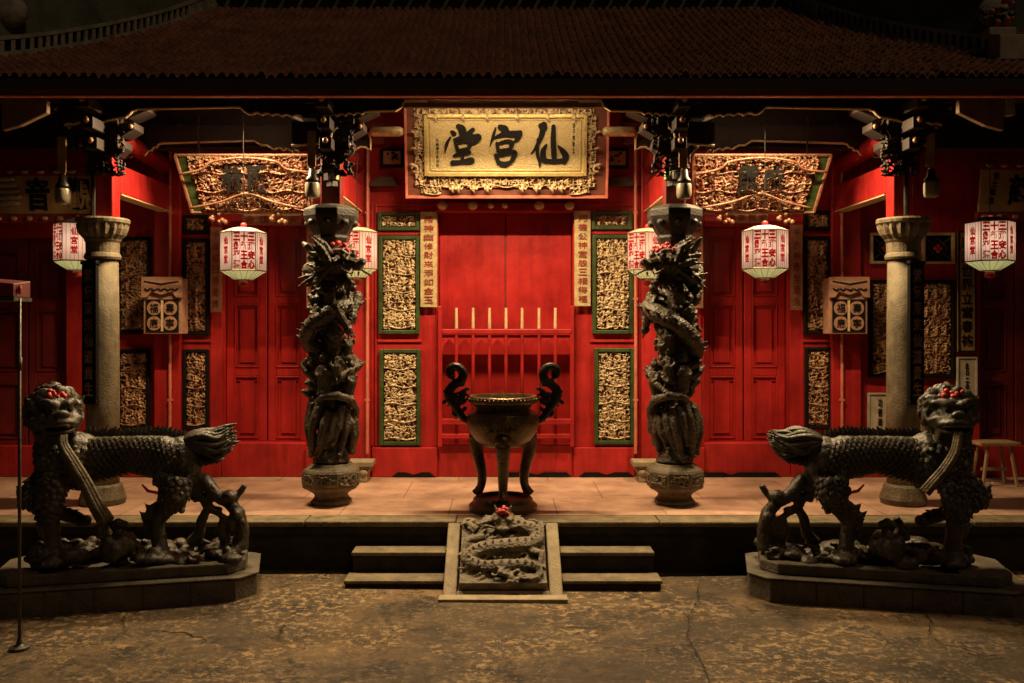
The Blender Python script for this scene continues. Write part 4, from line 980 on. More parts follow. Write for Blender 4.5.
    for i in range(6, n, 2):
        p = Vector(pts[i]); out = Vector((p.x, p.y, 0)).normalized(); q.tube([p+out*rad[i]*.7, p+out*(rad[i]+.04)+Vector((0, 0, .035))], [.024, .003], 5)
    for (i, b_) in ((14, 1), (25, -1), (38, 1), (50, -1)):    # limbs with claws
        p = Vector(pts[i]); a = math.atan2(-p.y, sx*p.x); k1 = Vector(at(a+.55*b_, .285, p.z+.07)); k2 = Vector(at(a+.95*b_, .30, p.z-.12))
        q.tube([p, k1, k2], [.062, .046, .032], 8); q.sphere(k2, .042, 8, 6)
        for c in (-1, 0, 1): k3 = Vector(at(a+(.95+.13*c)*b_+.1*b_, .325, p.z-.20)); q.tube([k2, (k2+k3)/2+Vector((0, 0, .025)), k3], [.022, .02, .005], 5)
    ah = R(122); hp = Vector(at(ah, .215, 2.13)); fwd = Vector(at(ah+.45, 1, -.22)); fwd.normalize(); side = Vector((-fwd.y, fwd.x, 0)).normalized(); up = side.cross(fwd); up = up if up.z > 0 else -up
    G = lambda f_, s_, u_: hp+fwd*f_*1.2+side*s_*1.2+up*u_*1.2
    q.tube([pts[-1], at(R(100), .2, 2.10), hp], [.08, .09, .09], 10)
    q.sphere(hp, (.115, .115, .10), 12, 9); q.tube([G(0, 0, .02), G(.10, 0, .02), G(.20, 0, .035)], [.085, .062, .050], 9)
    q.tube([G(0, 0, -.06), G(.09, 0, -.105), G(.17, 0, -.115)], [.065, .045, .028], 9); q.sphere(G(.21, 0, .06), .036, 8, 6)
    for u in (-1, 1):
        q.sphere(G(.07, .055*u, .075), .034, 9, 7); q.tube([G(.10, .03*u, .085), G(.06, .07*u, .11), G(.0, .10*u, .10)], [.016, .022, .008], 6)
        q.tube([G(-.02, .06*u, .06), G(-.1, .09*u, .13), G(-.19, .09*u, .16), G(-.24, .08*u, .13)], [.028, .022, .016, .005], 6)
        for k in range(8): q.tube([G(-.01, .075*u, -.02), G(-.06, (.13+r_.uniform(-.02, .03))*u, .10-.035*k+r_.uniform(-.03, .03)), G(-.10-r_.uniform(0, .08), (.17+r_.uniform(0, .06))*u, .13-.05*k+r_.uniform(-.06, .06))], [.040, .034, .004], 6)
        q.tube([G(.17, .045*u, 0), G(.22, .11*u, -.03), G(.18, .17*u, .0)], [.013, .011, .005], 5); q.tube([G(.17, .035*u, -.02), G(.165, .035*u, -.06)], [.013, .004], 5)
        for k in range(3): q.tube([G(.02+.04*k, .05*u, -.13), G(-.01+.04*k, .07*u, -.20)], [.022, .004], 5)
    d = sculpt(q, 'dragon', M['pillarst'], o, voxel=.0062, smooth=1, disp=.008, dscale=.022, kind='VORONOI', disp2=.003, d2scale=.015, mtx=mt)
    q = MB()
    for k in range(12): q.sphere(G(.0+r_.uniform(-.05, .04), r_.uniform(-.06, .06), .10+r_.uniform(-.02, .05)), r_.uniform(.016, .026), 7, 5)
    q.build('red_crest', M['redchip'], d, smooth=True, mtx=mt)
dragon_pillar(-1, 5, 'carved dragon pillar left of the censer, dark stone dragon with its head to the right')
dragon_pillar(1, 8, 'carved dragon pillar right of the censer, dark stone dragon with its head to the left')
# ------------------------------------------------------------------ censer
cx_, cy_ = 0.0, 7.78
cen = empty('incense_censer', (cx_, cy_, TZ), 'round bronze incense censer on three curved legs with tall dragon handles', 'censer')
CM = Matrix.Translation((cx_, cy_, TZ))
q = MB(); q.lathe([(.295, 0), (.295, .045), (.262, .075), (.255, .10), (.235, .118), (.215, .118), (.205, .085), (.0, .084)][:7], 40); q.build('base_ring', M['bronze'], cen, smooth=False, mtx=CM)
prof = [(.05, .535), (.16, .55), (.235, .60), (.285, .665), (.312, .735), (.318, .79), (.300, .835), (.262, .855), (.245, .862), (.240, .905), (.262, .915), (.292, .925), (.298, .935), (.298, .975), (.288, .985), (.262, .985), (.250, .96), (.245, .90)]
q = MB(); vs_, k_ = [], 48
q.lathe(prof, 48); bowl = q.build('bowl', M['bronze'], cen, smooth=True, mtx=CM)
md = bowl.modifiers.new('e', 'EDGE_SPLIT'); md.split_angle = R(35)
q = MB(); q.lathe([(.248, .895), (.248, .925)], 32); q.build('ash', M['stone_d'], cen, mtx=CM)
q = MB()
for k in range(48): a = 2*math.pi*k/48; q.sphere((.2985*math.cos(a), .2985*math.sin(a), .955), (.012, .012, .014), 6, 5)
q.build('rim_studs', M['bronze'], bowl, smooth=True, mtx=CM)
q = MB(); rr = relief(.30, .13, 77, cell=.006, depth=.02, figures=3, swirl=.04, thr=.25)
for v in rr.v:
    a = -math.pi/2+v[0]/.312; rd = .312-v[1]*.8; q.v.append((rd*math.cos(a), rd*math.sin(a), .745+v[2]))
q.f = rr.f; q.build('bowl_relief', M['bronze'], bowl, smooth=True, mtx=CM)
for k in range(3):
    a = R(-90+120*k); ca, sa = math.cos(a), math.sin(a); q = MB()
    pr_ = spline([(.245, .64), (.270, .57), (.262, .48), (.232, .38), (.212, .28), (.218, .20), (.245, .145), (.262, .118)], 5)
    q.tube([(r*ca, r*sa, z) for r, z in pr_], list(np.interp(np.linspace(0, 1, len(pr_)), [0, .12, .4, .75, .9, 1], [.075, .068, .048, .036, .042, .05])), 12)
    q.sphere((.262*ca, .262*sa, .62), (.075, .075, .07), 12, 8); q.sphere((.310*ca, .310*sa, .60), (.035, .035, .03), 8, 6)
    for u in (-1, 1): q.sphere((.30*ca-u*.035*sa, .30*sa+u*.035*ca, .645), .02, 8, 6)
    for z in (.50, .44): q.sphere((.285*ca, .285*sa, z), (.03, .03, .022), 8, 6)
    q.build('leg', M['bronze'], cen, smooth=True, mtx=CM)
for sx in (-1, 1):
    S_ = lambda px, py: (-sx*((px-503)/116.0), 0, 1.595-(py-325)/116.0)       # drawn for the left-hand handle
    q = MB(); hp_ = spline([(471, 423), (463, 418), (456, 408), (450, 399), (449, 391), (454, 385), (461.5, 380), (463, 373), (459, 367.5), (453, 366.5), (449, 370), (449.5, 376), (454, 378)], 5)
    q.tube([S_(*p) for p in hp_], list(np.interp(np.linspace(0, 1, len(hp_)), [0, .3, .5, .8, 1], [.028, .042, .040, .034, .020])), 9)
    for i in range(4, len(hp_)-1, 2):
        p, pn = np.array(hp_[i], float), np.array(hp_[i+1], float); t = (pn-p)/np.linalg.norm(pn-p); nn = np.array([t[1], -t[0]])
        if i < 30: nn = nn if nn[0] < 0 or i > 24 else -nn
        e = p+nn*5.0+t*1.5; q.tube([S_(*p), S_(*e)], [.026, .004], 5)
    q.tube([S_(455, 398), S_(463, 392), S_(468, 388), S_(470, 391)], [.03, .024, .018, .006], 7)
    q.tube([S_(456, 405), S_(464, 402), S_(468, 398)], [.028, .02, .008], 7)
    q.sphere(S_(457, 397), (.042, .036, .042), 9, 7); q.tube([S_(455, 384), S_(463, 385), S_(466, 381)], [.025, .018, .006], 6)
    for (u, v, r0, a0) in ((462, 407, 3.6, 0), (466, 398, 3.4, 2), (446, 404, 3.0, 3), (456, 413, 3.0, 1), (445, 394, 2.6, 4)):
        q.tube([S_(u+r0*math.cos(a0+t*.9), v+r0*math.sin(a0+t*.9)) for t in range(6)], [.016, .018, .017, .015, .012, .006], 6)
    sculpt(q, 'handle', M['iron'], cen, voxel=.0065, smooth=1, disp=.006, dscale=.03, mtx=CM)
st_ = [(-.01, 0, 1.03), (.006, .01, 1.02), (.02, -.01, 1.0)]
for k, (x, y, h) in enumerate(st_):
    q = MB(); q.tube([(cx_+x, cy_+y, TZ+.9251), (cx_+x*1.4, cy_+y*1.4, TZ+h)], .0032, 5)
    o = q.build('incense_stick', M['cream']); tag(o, ['tall thin incense stick standing in the censer', 'incense stick in the middle of the three in the censer', 'short thin incense stick standing in the censer'][k], 'incense stick', 'incense sticks in the censer')

# ------------------------------------------------------------------ carved dragon ramp between the steps
ang = math.atan2(.41, .69); ramp = empty('carved_ramp', (0, 6.60, 0), 'sloping stone slab carved with a dragon between the two flights of steps', 'carved slab')
RM = Matrix.Translation((0, 6.60, .0)) @ Matrix.Rotation(ang, 4, 'X'); RL = math.hypot(.41, .69)-.012
q = MB()
for a, b_, c, d in ((-.443, 0, -.345, RL), (.345, 0, .443, RL), (-.345, RL-.03, .345, RL)): q.box((a, b_, -.25), (c, d, .0), RM)
q.box((-.345, .0, -.25), (.345, .075, -.002), RM); q.build('ramp_border', M['stone'], ramp, bevel=.012)
q = MB(); q.box((-.47, 6.50, -.05), (.47, 6.62, .018)); q.build('foot_slab', M['stone'], ramp, bevel=.008)
q = MB(); q.box((-.325, .085, -.2), (.325, RL-.035, .085))
r_ = random.Random(9)
def S3(u, v, w): return (u, v, w)
body = spline([(-.05, .70, .14, .06), (.10, .66, .10, .06), (.25, .60, .09, .062), (.24, .48, .09, .062), (.05, .43, .11, .068), (-.16, .40, .10, .064), (-.27, .31, .09, .058), (-.16, .23, .09, .05), (.05, .25, .085, .045), (.24, .23, .08, .035), (.29, .15, .07, .018)], 7)
body = [p+np.array([0, 0, .04, 0]) for p in body]
q.tube([p[:3] for p in body], [p[3] for p in body], 10)
for i in range(4, len(body)-4, 2): p = body[i]; q.tube([(p[0], p[1], p[2]+p[3]*.7), (p[0], p[1]+.01, p[2]+p[3]+.028)], [.022, .004], 5)
for (a, b_, c) in (((-.16, .55, .08), (-.28, .50, .10), (-.30, .40, .07)), ((.20, .40, .08), (.30, .36, .10), (.28, .27, .07)), ((-.2, .62, .08), (-.28, .68, .1), (-.22, .74, .07)), ((.0, .25, .08), (-.02, .16, .1), (.07, .13, .07))):
    a, b_, c = [(p_[0], p_[1], p_[2]+.035) for p_ in (a, b_, c)]; q.tube([a, b_, c], [.036, .03, .022], 7)
    for k in (-1, 0, 1): q.tube([c, (c[0]+k*.035, c[1]-.04, c[2]), (c[0]+k*.05, c[1]-.065, c[2]-.02)], [.016, .013, .004], 5)
for k in range(70):
    u, v = r_.uniform(-.29, .29), r_.uniform(.11, RL-.06); a0 = r_.uniform(0, 6); s_ = r_.uniform(.03, .06)
    q.tube([(u+s_*math.cos(a0+t*.8), v+s_*.8*math.sin(a0+t*.8), .083+.012*t) for t in range(5)], [.018, .017, .015, .013, .009], 6)
    if k % 4 == 0: q.tube([(u, v, .08), (u+r_.uniform(-.1, .1), v+r_.uniform(-.06, .06), .13)], [.022, .008], 6)
hd = Vector((0, .71, .17)); q.sphere(hd, (.10, .075, .085), 12, 9); q.tube([hd, hd+Vector((0, -.07, .0)), hd+Vector((0, -.12, -.01))], [.08, .065, .05], 9); q.sphere(hd+Vector((0, -.13, .02)), (.05, .03, .03), 8, 6)
q.tube([hd+Vector((0, -.03, -.06)), hd+Vector((0, -.11, -.085))], [.05, .035], 8)
for u in (-1, 1):
    q.sphere(hd+Vector((u*.05, -.06, .065)), .028, 8, 6)
    q.tube([hd+Vector((u*.05, -.11, 0)), hd+Vector((u*.14, -.09, .02)), hd+Vector((u*.20, -.14, -.03))], [.014, .012, .006], 6)
    for k in range(4): q.tube([hd+Vector((u*.07, 0, -.01)), hd+Vector((u*(.15+.02*k), .03-.035*k, .01))], [.034, .007], 6)
    q.tube([hd+Vector((u*.04, .02, .06)), hd+Vector((u*.07, .06, .13))], [.022, .006], 6)
blk = sculpt(q, 'carved_dragon', M['slabst'], ramp, voxel=.0085, smooth=1, disp=.006, dscale=.025, kind='VORONOI', disp2=.004, d2scale=.015, mtx=RM @ Matrix.Diagonal((1, 1, .68, 1)))
q = MB()
for k in range(16): f = r_.uniform(0, 1); q.sphere(hd+Vector((r_.uniform(-.065, .065)*(1-f*.8), .0+r_.uniform(-.03, .02), .085+f*.085)), .018, 7, 5)
q.build('red_crest', M['redchip'], blk, smooth=True, mtx=RM @ Matrix.Diagonal((1, 1, .68, 1)))

# ------------------------------------------------------------------ qilin statues on their plinths
def plinth(sx, label):
    c = Vector((sx*2.80, 6.72, 0)); mt = Matrix.Translation(c) @ Matrix.Rotation(R(-13.5)*sx, 4, 'Z')
    o = empty('statue_plinth', c, label, 'plinth', 'dark stone statue plinths')
    def octo(L, W, ch): return [(-L+ch, -W), (L-ch, -W), (L, -W+ch), (L, W-ch), (L-ch, W), (-L+ch, W), (-L, W-ch), (-L, -W+ch)]
    n = 5; L, W, ch = .94, .40, .14
    q = MB(); q.prism_z(octo(L-.004, W-.004, ch), -.06, .163, mt)
    lo = q.build('lower_tier', M['stone_d'], o, bevel=.008)
    q = MB(); xs = [-L+ch+(2*L-2*ch)*i/n for i in range(n+1)]
    for a, b_ in zip(xs[:-1], xs[1:]): q.box((a+.003, -W-.004, -.06), (b_-.003, -W+.05, .157), mt)
    q.prism_z(octo(L+.012, W+.012, ch), .158, .172, mt)
    q.build('facing_stones', M['stone_d'], lo, bevel=.006)
    q = MB(); q.prism_z(octo(L-.085, W-.085, ch-.02), .1722, .255, mt); q.build('upper_tier', M['stone_d'], o, bevel=.01)
    return c
def qilin(sx, seed, label, turn):
    r_ = random.Random(seed); xc = 135
    def q3(px, py, dy=0.0):
        d = (px-xc)*.0073; Y = 6.72+.235*(d-.10); return Vector(((px-CX)*Y/F*-sx, Y+dy, CAMZ-(py-HY)*Y/F))
    o = empty('qilin_statue', (q3(xc, 550).x, 6.72, .255), label, 'statue', 'carved qilin statues guarding the terrace')
    q = MB()
    T = lambda pts, rad, n=10: q.tube([q3(*p) for p in pts], rad, n)
    B = lambda p, r, n=10: q.sphere(q3(*p), r, n, max(6, n-2))
    T([(58, 468, -.02), (75, 462, 0), (100, 457, 0), (130, 453, 0), (160, 456, .0), (182, 464, .0), (196, 470, .0)], [.13, .175, .160, .136, .166, .172, .11], 16)
    T([(62, 475, -.02), (60, 455, -.03), (57, 432, -.05)], [.155, .16, .13], 14)
    B((80, 460, -.01), (.19, .19, .21)); B((183, 462, 0), (.15, .18, .205))
    # head, built in its own frame
    hx, hy = 61, 411
    HC = q3(hx, hy, -.08); fw = Vector((-sx*.80*turn, -1, -.02)).normalized(); sd_ = Vector((fw.y, -fw.x, 0)).normalized(); up_ = sd_.cross(fw); up_ = up_ if up_.z > 0 else -up_
    hm = Matrix((fw, sd_, up_)).transposed()
    HS = .80
    G = lambda f_, s_, u_: Vector((f_, s_, u_)); hq = MB()
    GT = lambda pts, rad, n=9: hq.tube([G(*p) for p in spline(pts, 3)], list(np.interp(np.linspace(0, 1, (len(pts)-1)*3+1), np.linspace(0, 1, len(rad)), rad)), n)
    hq.sphere((0, 0, 0), (.15, .145, .15), 16, 12); hq.sphere(G(.15, 0, -.03), (.10, .115, .065), 14, 9); hq.sphere(G(.25, 0, .005), (.035, .06, .038), 10, 7)
    hq.sphere(G(.11, 0, -.165), (.095, .10, .045), 12, 8); hq.sphere(G(.10, 0, .10), (.06, .07, .05), 10, 7)
    GT([(.06, -.165, -.10), (.16, -.13, -.085), (.245, -.07, -.075), (.265, 0, -.065), (.245, .07, -.075), (.16, .13, -.085), (.06, .165, -.10)], [.026, .03, .03, .026, .03, .03, .026])
    GT([(.05, -.14, -.12), (.14, -.11, -.150), (.195, -.05, -.160), (.205, 0, -.160), (.195, .05, -.160), (.14, .11, -.150), (.05, .14, -.12)], [.022, .024, .022, .024, .022])
    for u in (-1, 1):
        GT([(.15, .015*u, .055), (.165, .06*u, .085), (.13, .11*u, .105), (.06, .17*u, .085)], [.034, .042, .036, .012]); hq.sphere(G(.145, .072*u, .035), .042, 10, 8); hq.sphere(G(.255, .04*u, .0), .024, 8, 6)
        hq.sphere(G(.08, .13*u, -.05), (.06, .05, .06), 10, 7); GT([(.16, .11*u, -.06), (.13, .17*u, -.05), (.07, .21*u, -.07), (.05, .22*u, -.02)], [.03, .026, .02, .008]); GT([(.0, .15*u, .05), (-.01, .20*u, .09), (.02, .24*u, .14)], [.045, .035, .008])
        for k in range(3): GT([(.06+.03*k, .11*u, -.17), (.05+.03*k, .12*u, -.23), (.08+.03*k, .10*u, -.27)], [.03, .022, .006])
    GT([(-.02, 0, .14), (-.08, 0, .22), (-.14, .0, .25), (-.19, .0, .23)], [.045, .034, .024, .006])
    for lay, (f0, n_l, r0) in enumerate(((.03, 15, .155), (-.06, 17, .165), (-.15, 15, .15))):      # locks of the mane round the face
        for k in range(n_l):
            a = -.75+k*(4.65/n_l)+lay*.12+r_.uniform(-.06, .06); ln = r_.uniform(.8, 1.15); cu = r_.choice((-1, 1))*r_.uniform(.3, .6)
            D = lambda r_d, aa, f_: (f_, r_d*math.cos(aa), r_d*math.sin(aa))
            GT([D(r0*.8, a, f0), D(r0+.045*ln, a+cu*.3, f0-.01), D(r0+.075*ln, a+cu*.75, f0-.03), D(r0+.055*ln, a+cu*1.1, f0-.035)], [.040, .036, .026, .007], 7)
    q.add(hq.v, hq.f, Matrix.Translation(HC) @ hm.to_4x4() @ Matrix.Diagonal((HS, HS, HS, 1)))
    G = lambda f_, s_, u_: HC+(fw*f_+sd_*s_+up_*u_)*HS
    for k in range(34):                                     # mane running down the neck
        f = r_.uniform(0, 1); u = r_.uniform(-1, 1); px, py, dy = 50+26*f+3*u, 424+26*f, -.02-.13*math.cos(u*1.5)
        T([(px, py, dy), (px-3+3*u, py+6, dy-.01), (px-1+6*u, py+12, dy), (px+3*u-3, py+15, dy+.01)], [.034, .030, .022, .006], 7)
    # legs
    T([(60, 478, -.10), (60, 500, -.13), (60, 515, -.13), (62, 535, -.14), (63, 550, -.14)], [.115, .085, .06, .058, .07], 12); B((66, 553, -.19), (.085, .085, .05))
    for u in (-1, 0, 1): B((68+u*6, 555, -.26), (.028, .04, .03), 8)
    T([(48, 478, .08), (30, 490, .05), (27, 502, .02), (45, 508, -.02), (65, 513, -.03), (82, 517, -.05)], [.12, .085, .07, .055, .05, .05], 10); B((87, 519, -.06), (.06, .06, .045))
    for u in (-1, 0, 1): T([(86, 518+u*2, -.06), (93, 521+u*3, -.08)], [.024, .008], 6)
    T([(180, 476, -.10), (180, 492, -.13), (170, 508, -.12), (162, 520, -.10), (165, 538, -.11), (167, 550, -.12)], [.135, .115, .065, .055, .055, .062], 12); B((171, 553, -.16), (.08, .08, .045))
    T([(186, 478, .06), (198, 488, .05), (205, 480, .0), (214, 491, -.03), (222, 497, -.04), (229, 499, -.05)], [.11, .09, .06, .055, .05, .055], 10); B((231, 495, -.05), (.06, .06, .05))
    for u in (-1, 0, 1): T([(232, 494+u*3, -.05), (238, 499+u*3, -.06)], [.024, .01], 6)
    # scroll of clouds that carries the raised foot
    T([(240, 548, -.02), (243, 530, -.02), (240, 512, -.03), (232, 503, -.04)], [.07, .055, .05, .05], 10); T([(231, 504, -.03), (240, 493, -.03), (246, 484, -.03)], [.028, .028, .024], 8)
    T([(228, 545, .0), (222, 530, -.02), (226, 516, -.04), (234, 520, -.05), (232, 530, -.05)], [.05, .045, .04, .035, .025], 8); T([(222, 512, -.02), (208, 508, .0), (201, 520, .02), (198, 535, .03), (188, 545, .04)], [.04, .04, .04, .045, .05], 8)
    for k in range(10): a = r_.uniform(0, 6.28); B((238+7*math.cos(a), 530+18*math.sin(a), -.05+r_.uniform(-.05, .03)), r_.uniform(.025, .045), 8)
    for (px, py, dy, dx) in ((50, 500, -.1, -1), (52, 512, -.12, -1), (54, 524, -.13, -1), (160, 506, -.1, -1), (155, 514, -.1, -1), (158, 528, -.1, -1), (183, 500, -.14, 1), (24, 500, .02, -1), (22, 492, .05, -1), (198, 494, .02, -1), (209, 498, -.02, -1)):
        for k in range(3): T([(px+3, py+k*4-4, dy), (px-2+dx*3, py+k*4-1, dy+.01*k), (px-2+dx*9, py+k*4-6, dy+.02*k)], [.034, .024, .004], 6)
    for k in range(26):                                     # folds and knobs over chest, shoulder and thighs
        cxp, cyp, ry = r_.choice(((62, 475, 20), (178, 476, 15), (60, 495, 14))); a = r_.uniform(0, 6.28); px, py = cxp+r_.uniform(-12, 12), cyp+r_.uniform(-ry, ry)
        T([(px, py, -.155), (px+5*math.cos(a), py+5*math.sin(a), -.175), (px+8*math.cos(a+.7), py+8*math.sin(a+.7), -.15)], [.03, .026, .006], 6)
    # rocks, waves and the flower on the base
    for k in range(70):
        px = r_.uniform(34, 242); B((px, 556+r_.uniform(-5, 1)-5*math.sin(px*.09), r_.uniform(-.22, .22)), (r_.uniform(.05, .10), r_.uniform(.05, .09), r_.uniform(.03, .06)), 8)
    for k in range(26):
        px = r_.uniform(40, 240); a0 = r_.uniform(0, 6); dy = r_.uniform(-.24, .1); T([(px+7*math.cos(a0+t*.9), 548+5*math.sin(a0+t*.9), dy) for t in range(5)], [.026, .026, .023, .02, .012], 7)
    for k in range(9):
        a = R(k*40); B((128+9*math.cos(a), 541+r_.uniform(-3, 3), -.16+.11*math.sin(a)), (.055, .05, .085), 9)
    B((128, 530, -.16), (.05, .05, .05), 9); T([(120, 522, -.16), (128, 517, -.17), (136, 521, -.16)], [.03, .035, .03], 8); T([(112, 519, -.2), (112, 532, -.2)], [.035, .03], 8); T([(105, 548, .1), (98, 530, .1), (106, 520, .08)], [.05, .04, .03], 8)
    bd = sculpt(q, 'carved_body', M['statue'], o, voxel=.0115, smooth=2, disp=.010, dscale=.045, kind='CLOUDS', disp2=.005, d2scale=.018)
    # scales: overlapping round plates along the flank
    q = MB(); th = R(24)
    for row in range(13):
        for k in range(20):
            px = 92+k*5.4+(row % 2)*2.7; ang_ = R(-55+row*11.5+r_.uniform(-1.5, 1.5))
            if px > 193: continue
            cz = np.interp(px, [75, 100, 130, 160, 182, 196], [462, 457, 453, 456, 464, 470]); rad = np.interp(px, [75, 100, 130, 160, 182, 196], [.177, .165, .138, .167, .174, .140])-.002
            nrm = Vector((0, -math.cos(ang_), -math.sin(ang_))); t_ = Vector((-sx, .235, 0)).normalized(); t_ = (t_-nrm*t_.dot(nrm)).normalized(); bn = nrm.cross(t_)
            p = q3(px, cz, 0)+nrm*rad
            t2 = t_*math.cos(th)+nrm*math.sin(th); n2_ = nrm*math.cos(th)-t_*math.sin(th)
            rot = Matrix((t2, bn, n2_)).transposed(); e = r_.uniform(.88, 1.08)
            m4 = Matrix.Translation(p) @ rot.to_4x4(); ring = [(.038*e*math.cos(j*.785+.39), .034*e*math.sin(j*.785+.39), 0) for j in range(8)]; q.add(ring+[(x_*.55, y_*.55, .008) for x_, y_, _ in ring]+[(0, 0, .010)], [(j, (j+1) % 8, (j+1) % 8+8, j+8) for j in range(8)]+[(8+j, 8+(j+1) % 8, 16) for j in range(8)]+[tuple(range(7, -1, -1))], m4)
    q.build('flank_scales', M['statue'], bd)
    # plates over chest, neck, thighs and legs, set on the carved surface
    q = MB(); taken = []; me_ = bd.data; off = parent_off(bd); polys = list(me_.polygons); r_.shuffle(polys)
    for p in polys:
        c, n_ = p.center+off, p.normal
        if n_.y > .25 or c.z < .62: continue
        px = CX-sx*c.x*F/c.y if sx > 0 else CX+c.x*F/c.y; px = CX-abs(c.x)*F/c.y; py = HY-(c.z-CAMZ)*F/c.y
        if not ((py > 446 and px < 92) or (px > 160 and py > 478 and px < 192)): continue
        if any((c-t).length < .036 for t in taken): continue
        taken.append(c.copy()); t_ = Vector((0, 0, -1)); t_ = (t_-n_*t_.dot(n_)); 
        if t_.length < .1: continue
        t_.normalize(); bn = n_.cross(t_); t2 = t_*math.cos(th)+n_*math.sin(th); n2_ = n_*math.cos(th)-t_*math.sin(th)
        m4 = Matrix.Translation(c) @ Matrix((t2, bn, n2_)).transposed().to_4x4(); e = r_.uniform(.75, 1.05)
        ring = [(.030*e*math.cos(j*.785), .027*e*math.sin(j*.785), 0) for j in range(8)]
        q.add(ring+[(x_*.55, y_*.55, .007) for x_, y_, _ in ring]+[(0, 0, .009)], [(j, (j+1) % 8, (j+1) % 8+8, j+8) for j in range(8)]+[(8+j, 8+(j+1) % 8, 16) for j in range(8)]+[tuple(range(7, -1, -1))], m4)
    q.build('chest_scales', M['statue'], bd)
    q = MB()                                                # spine ridge of back-swept fins
    for k in range(24):
        px = 84+k*4.3; py = np.interp(px, [80, 130, 165, 185], [436, 436, 435, 441]); h_ = r_.uniform(8, 11); a, b_, c, d, e = q3(px-3, py+3), q3(px+3.5, py+3), q3(px+6.5, py-h_*.55), q3(px+7, py-h_), q3(px+1, py-h_*.6)
        w = Vector((0, .022, 0)); q.add([a-w, b_-w, c-w*.5, d, e-w*.6, a+w, b_+w, c+w*.5, e+w*.6], [(0, 1, 2, 3, 4), (8, 3, 7, 6, 5), (0, 4, 8, 5), (4, 3, 8), (1, 6, 7, 2), (2, 7, 3)])
    q.build('spine_ridge', M['statue'], o)
    q = MB()                                                # bushy tail
    for k in range(46):
        a = k*2.4; ra = (k/46)**.5; dy = .13*ra*math.sin(a); dz = 15*ra*math.cos(a); e = r_.uniform(.55, 1.0); w = r_.uniform(-3, 3)
        pp = spline([q3(184, 446+dz*.35, dy*.4), q3(196, 442+dz*.60, dy*.8), q3(208, 443+dz*.85+w, dy*1.0), q3(211+15*e, 445+dz*(1.02 if sx < 0 else .9)-w-2, dy*1.0), q3(217+21*e, 442+dz*(1.0 if sx < 0 else .5)-5, dy*.8)], 4)
        q.tube(pp, list(np.interp(np.linspace(0, 1, len(pp)), [0, .3, .65, 1], [.040, .036, .026, .004])), 7)
    for k in range(5): q.tube([q3(196+k*5, 456, -.06), q3(200+k*5, 464-k, -.07), q3(207+k*5, 463-k*1.5, -.06)], [.03, .022, .005], 6)
    q.build('tail', M['statue'], o, smooth=True)
    q = MB()                                                # ribbed beard streaming from the jaws
    w0, w1 = (3.2, 6.8) if turn > .5 else (2.8, 4.8)
    path = spline([(hx+14, hy+16, -.20), (80, 440, -.28), (92, 456, -.32), (104, 478, -.31), (112, 497, -.29), (119, 515, -.24)] if turn > .5 else [(hx+4, hy+16, -.28), (70, 446, -.30), (80, 462, -.31), (89, 474, -.30), (97, 486, -.27)], 6)
    for k in range(-2, 3):
        pts = []
        for i, p in enumerate(path):
            t = path[min(i+1, len(path)-1)]-path[max(i-1, 0)]; t = t[:2]/np.linalg.norm(t[:2]); nn = np.array([-t[1], t[0]]); f = i/(len(path)-1); w = (w0+(w1-w0)*f)*.42
            pts.append(q3(p[0]+nn[0]*w*k, p[1]+nn[1]*w*k, p[2]+.012*abs(k)))
        q.tube(pts, list(np.linspace(.014, .021 if turn > .5 else .015, len(pts))), 8)
    q.build('beard', M['slabst'], o, smooth=True)
    q = MB()
    for k in range(20): q.sphere(G(.06+r_.uniform(-.05, .05), r_.uniform(-.085, .085), .155+r_.uniform(-.02, .04)), r_.uniform(.014, .024), 7, 5)
    q.build('red_crest', M['redchip'], o, smooth=True)
    q = MB(); q.tube([q3(150, 481, -.15), q3(156, 487, -.155), q3(166, 489, -.16), q3(174, 486, -.17)], [.006, .012, .012, .006], 6); q.build('red_flame_trim', M['redchip'], bd, smooth=True)
    q = MB(); q.tube([G(*p) for p in spline([(.10, -.145, -.098), (.20, -.11, -.10), (.262, -.05, -.095), (.272, 0, -.09), (.262, .05, -.095), (.20, .11, -.10), (.10, .145, -.098)], 4)], .011, 6); q.build('teeth', M['slabst'], o, smooth=True)
    for u in (-1, 1):
        q = MB(); q.sphere(G(.178, .075*u, .035), .018, 8, 6); q.build('eye', M['ink'], o, smooth=True)
plinth(-1, 'dark octagonal stone plinth under the statue beside the foreground pole'); plinth(1, 'dark octagonal stone plinth under the statue in front of the wooden stool')
qilin(-1, 31, 'dark carved stone qilin with a broad ribbed beard, beside the foreground pole', 1.0)
qilin(1, 47, 'dark carved stone qilin with a narrow beard, facing the front near the wooden stool', .25)

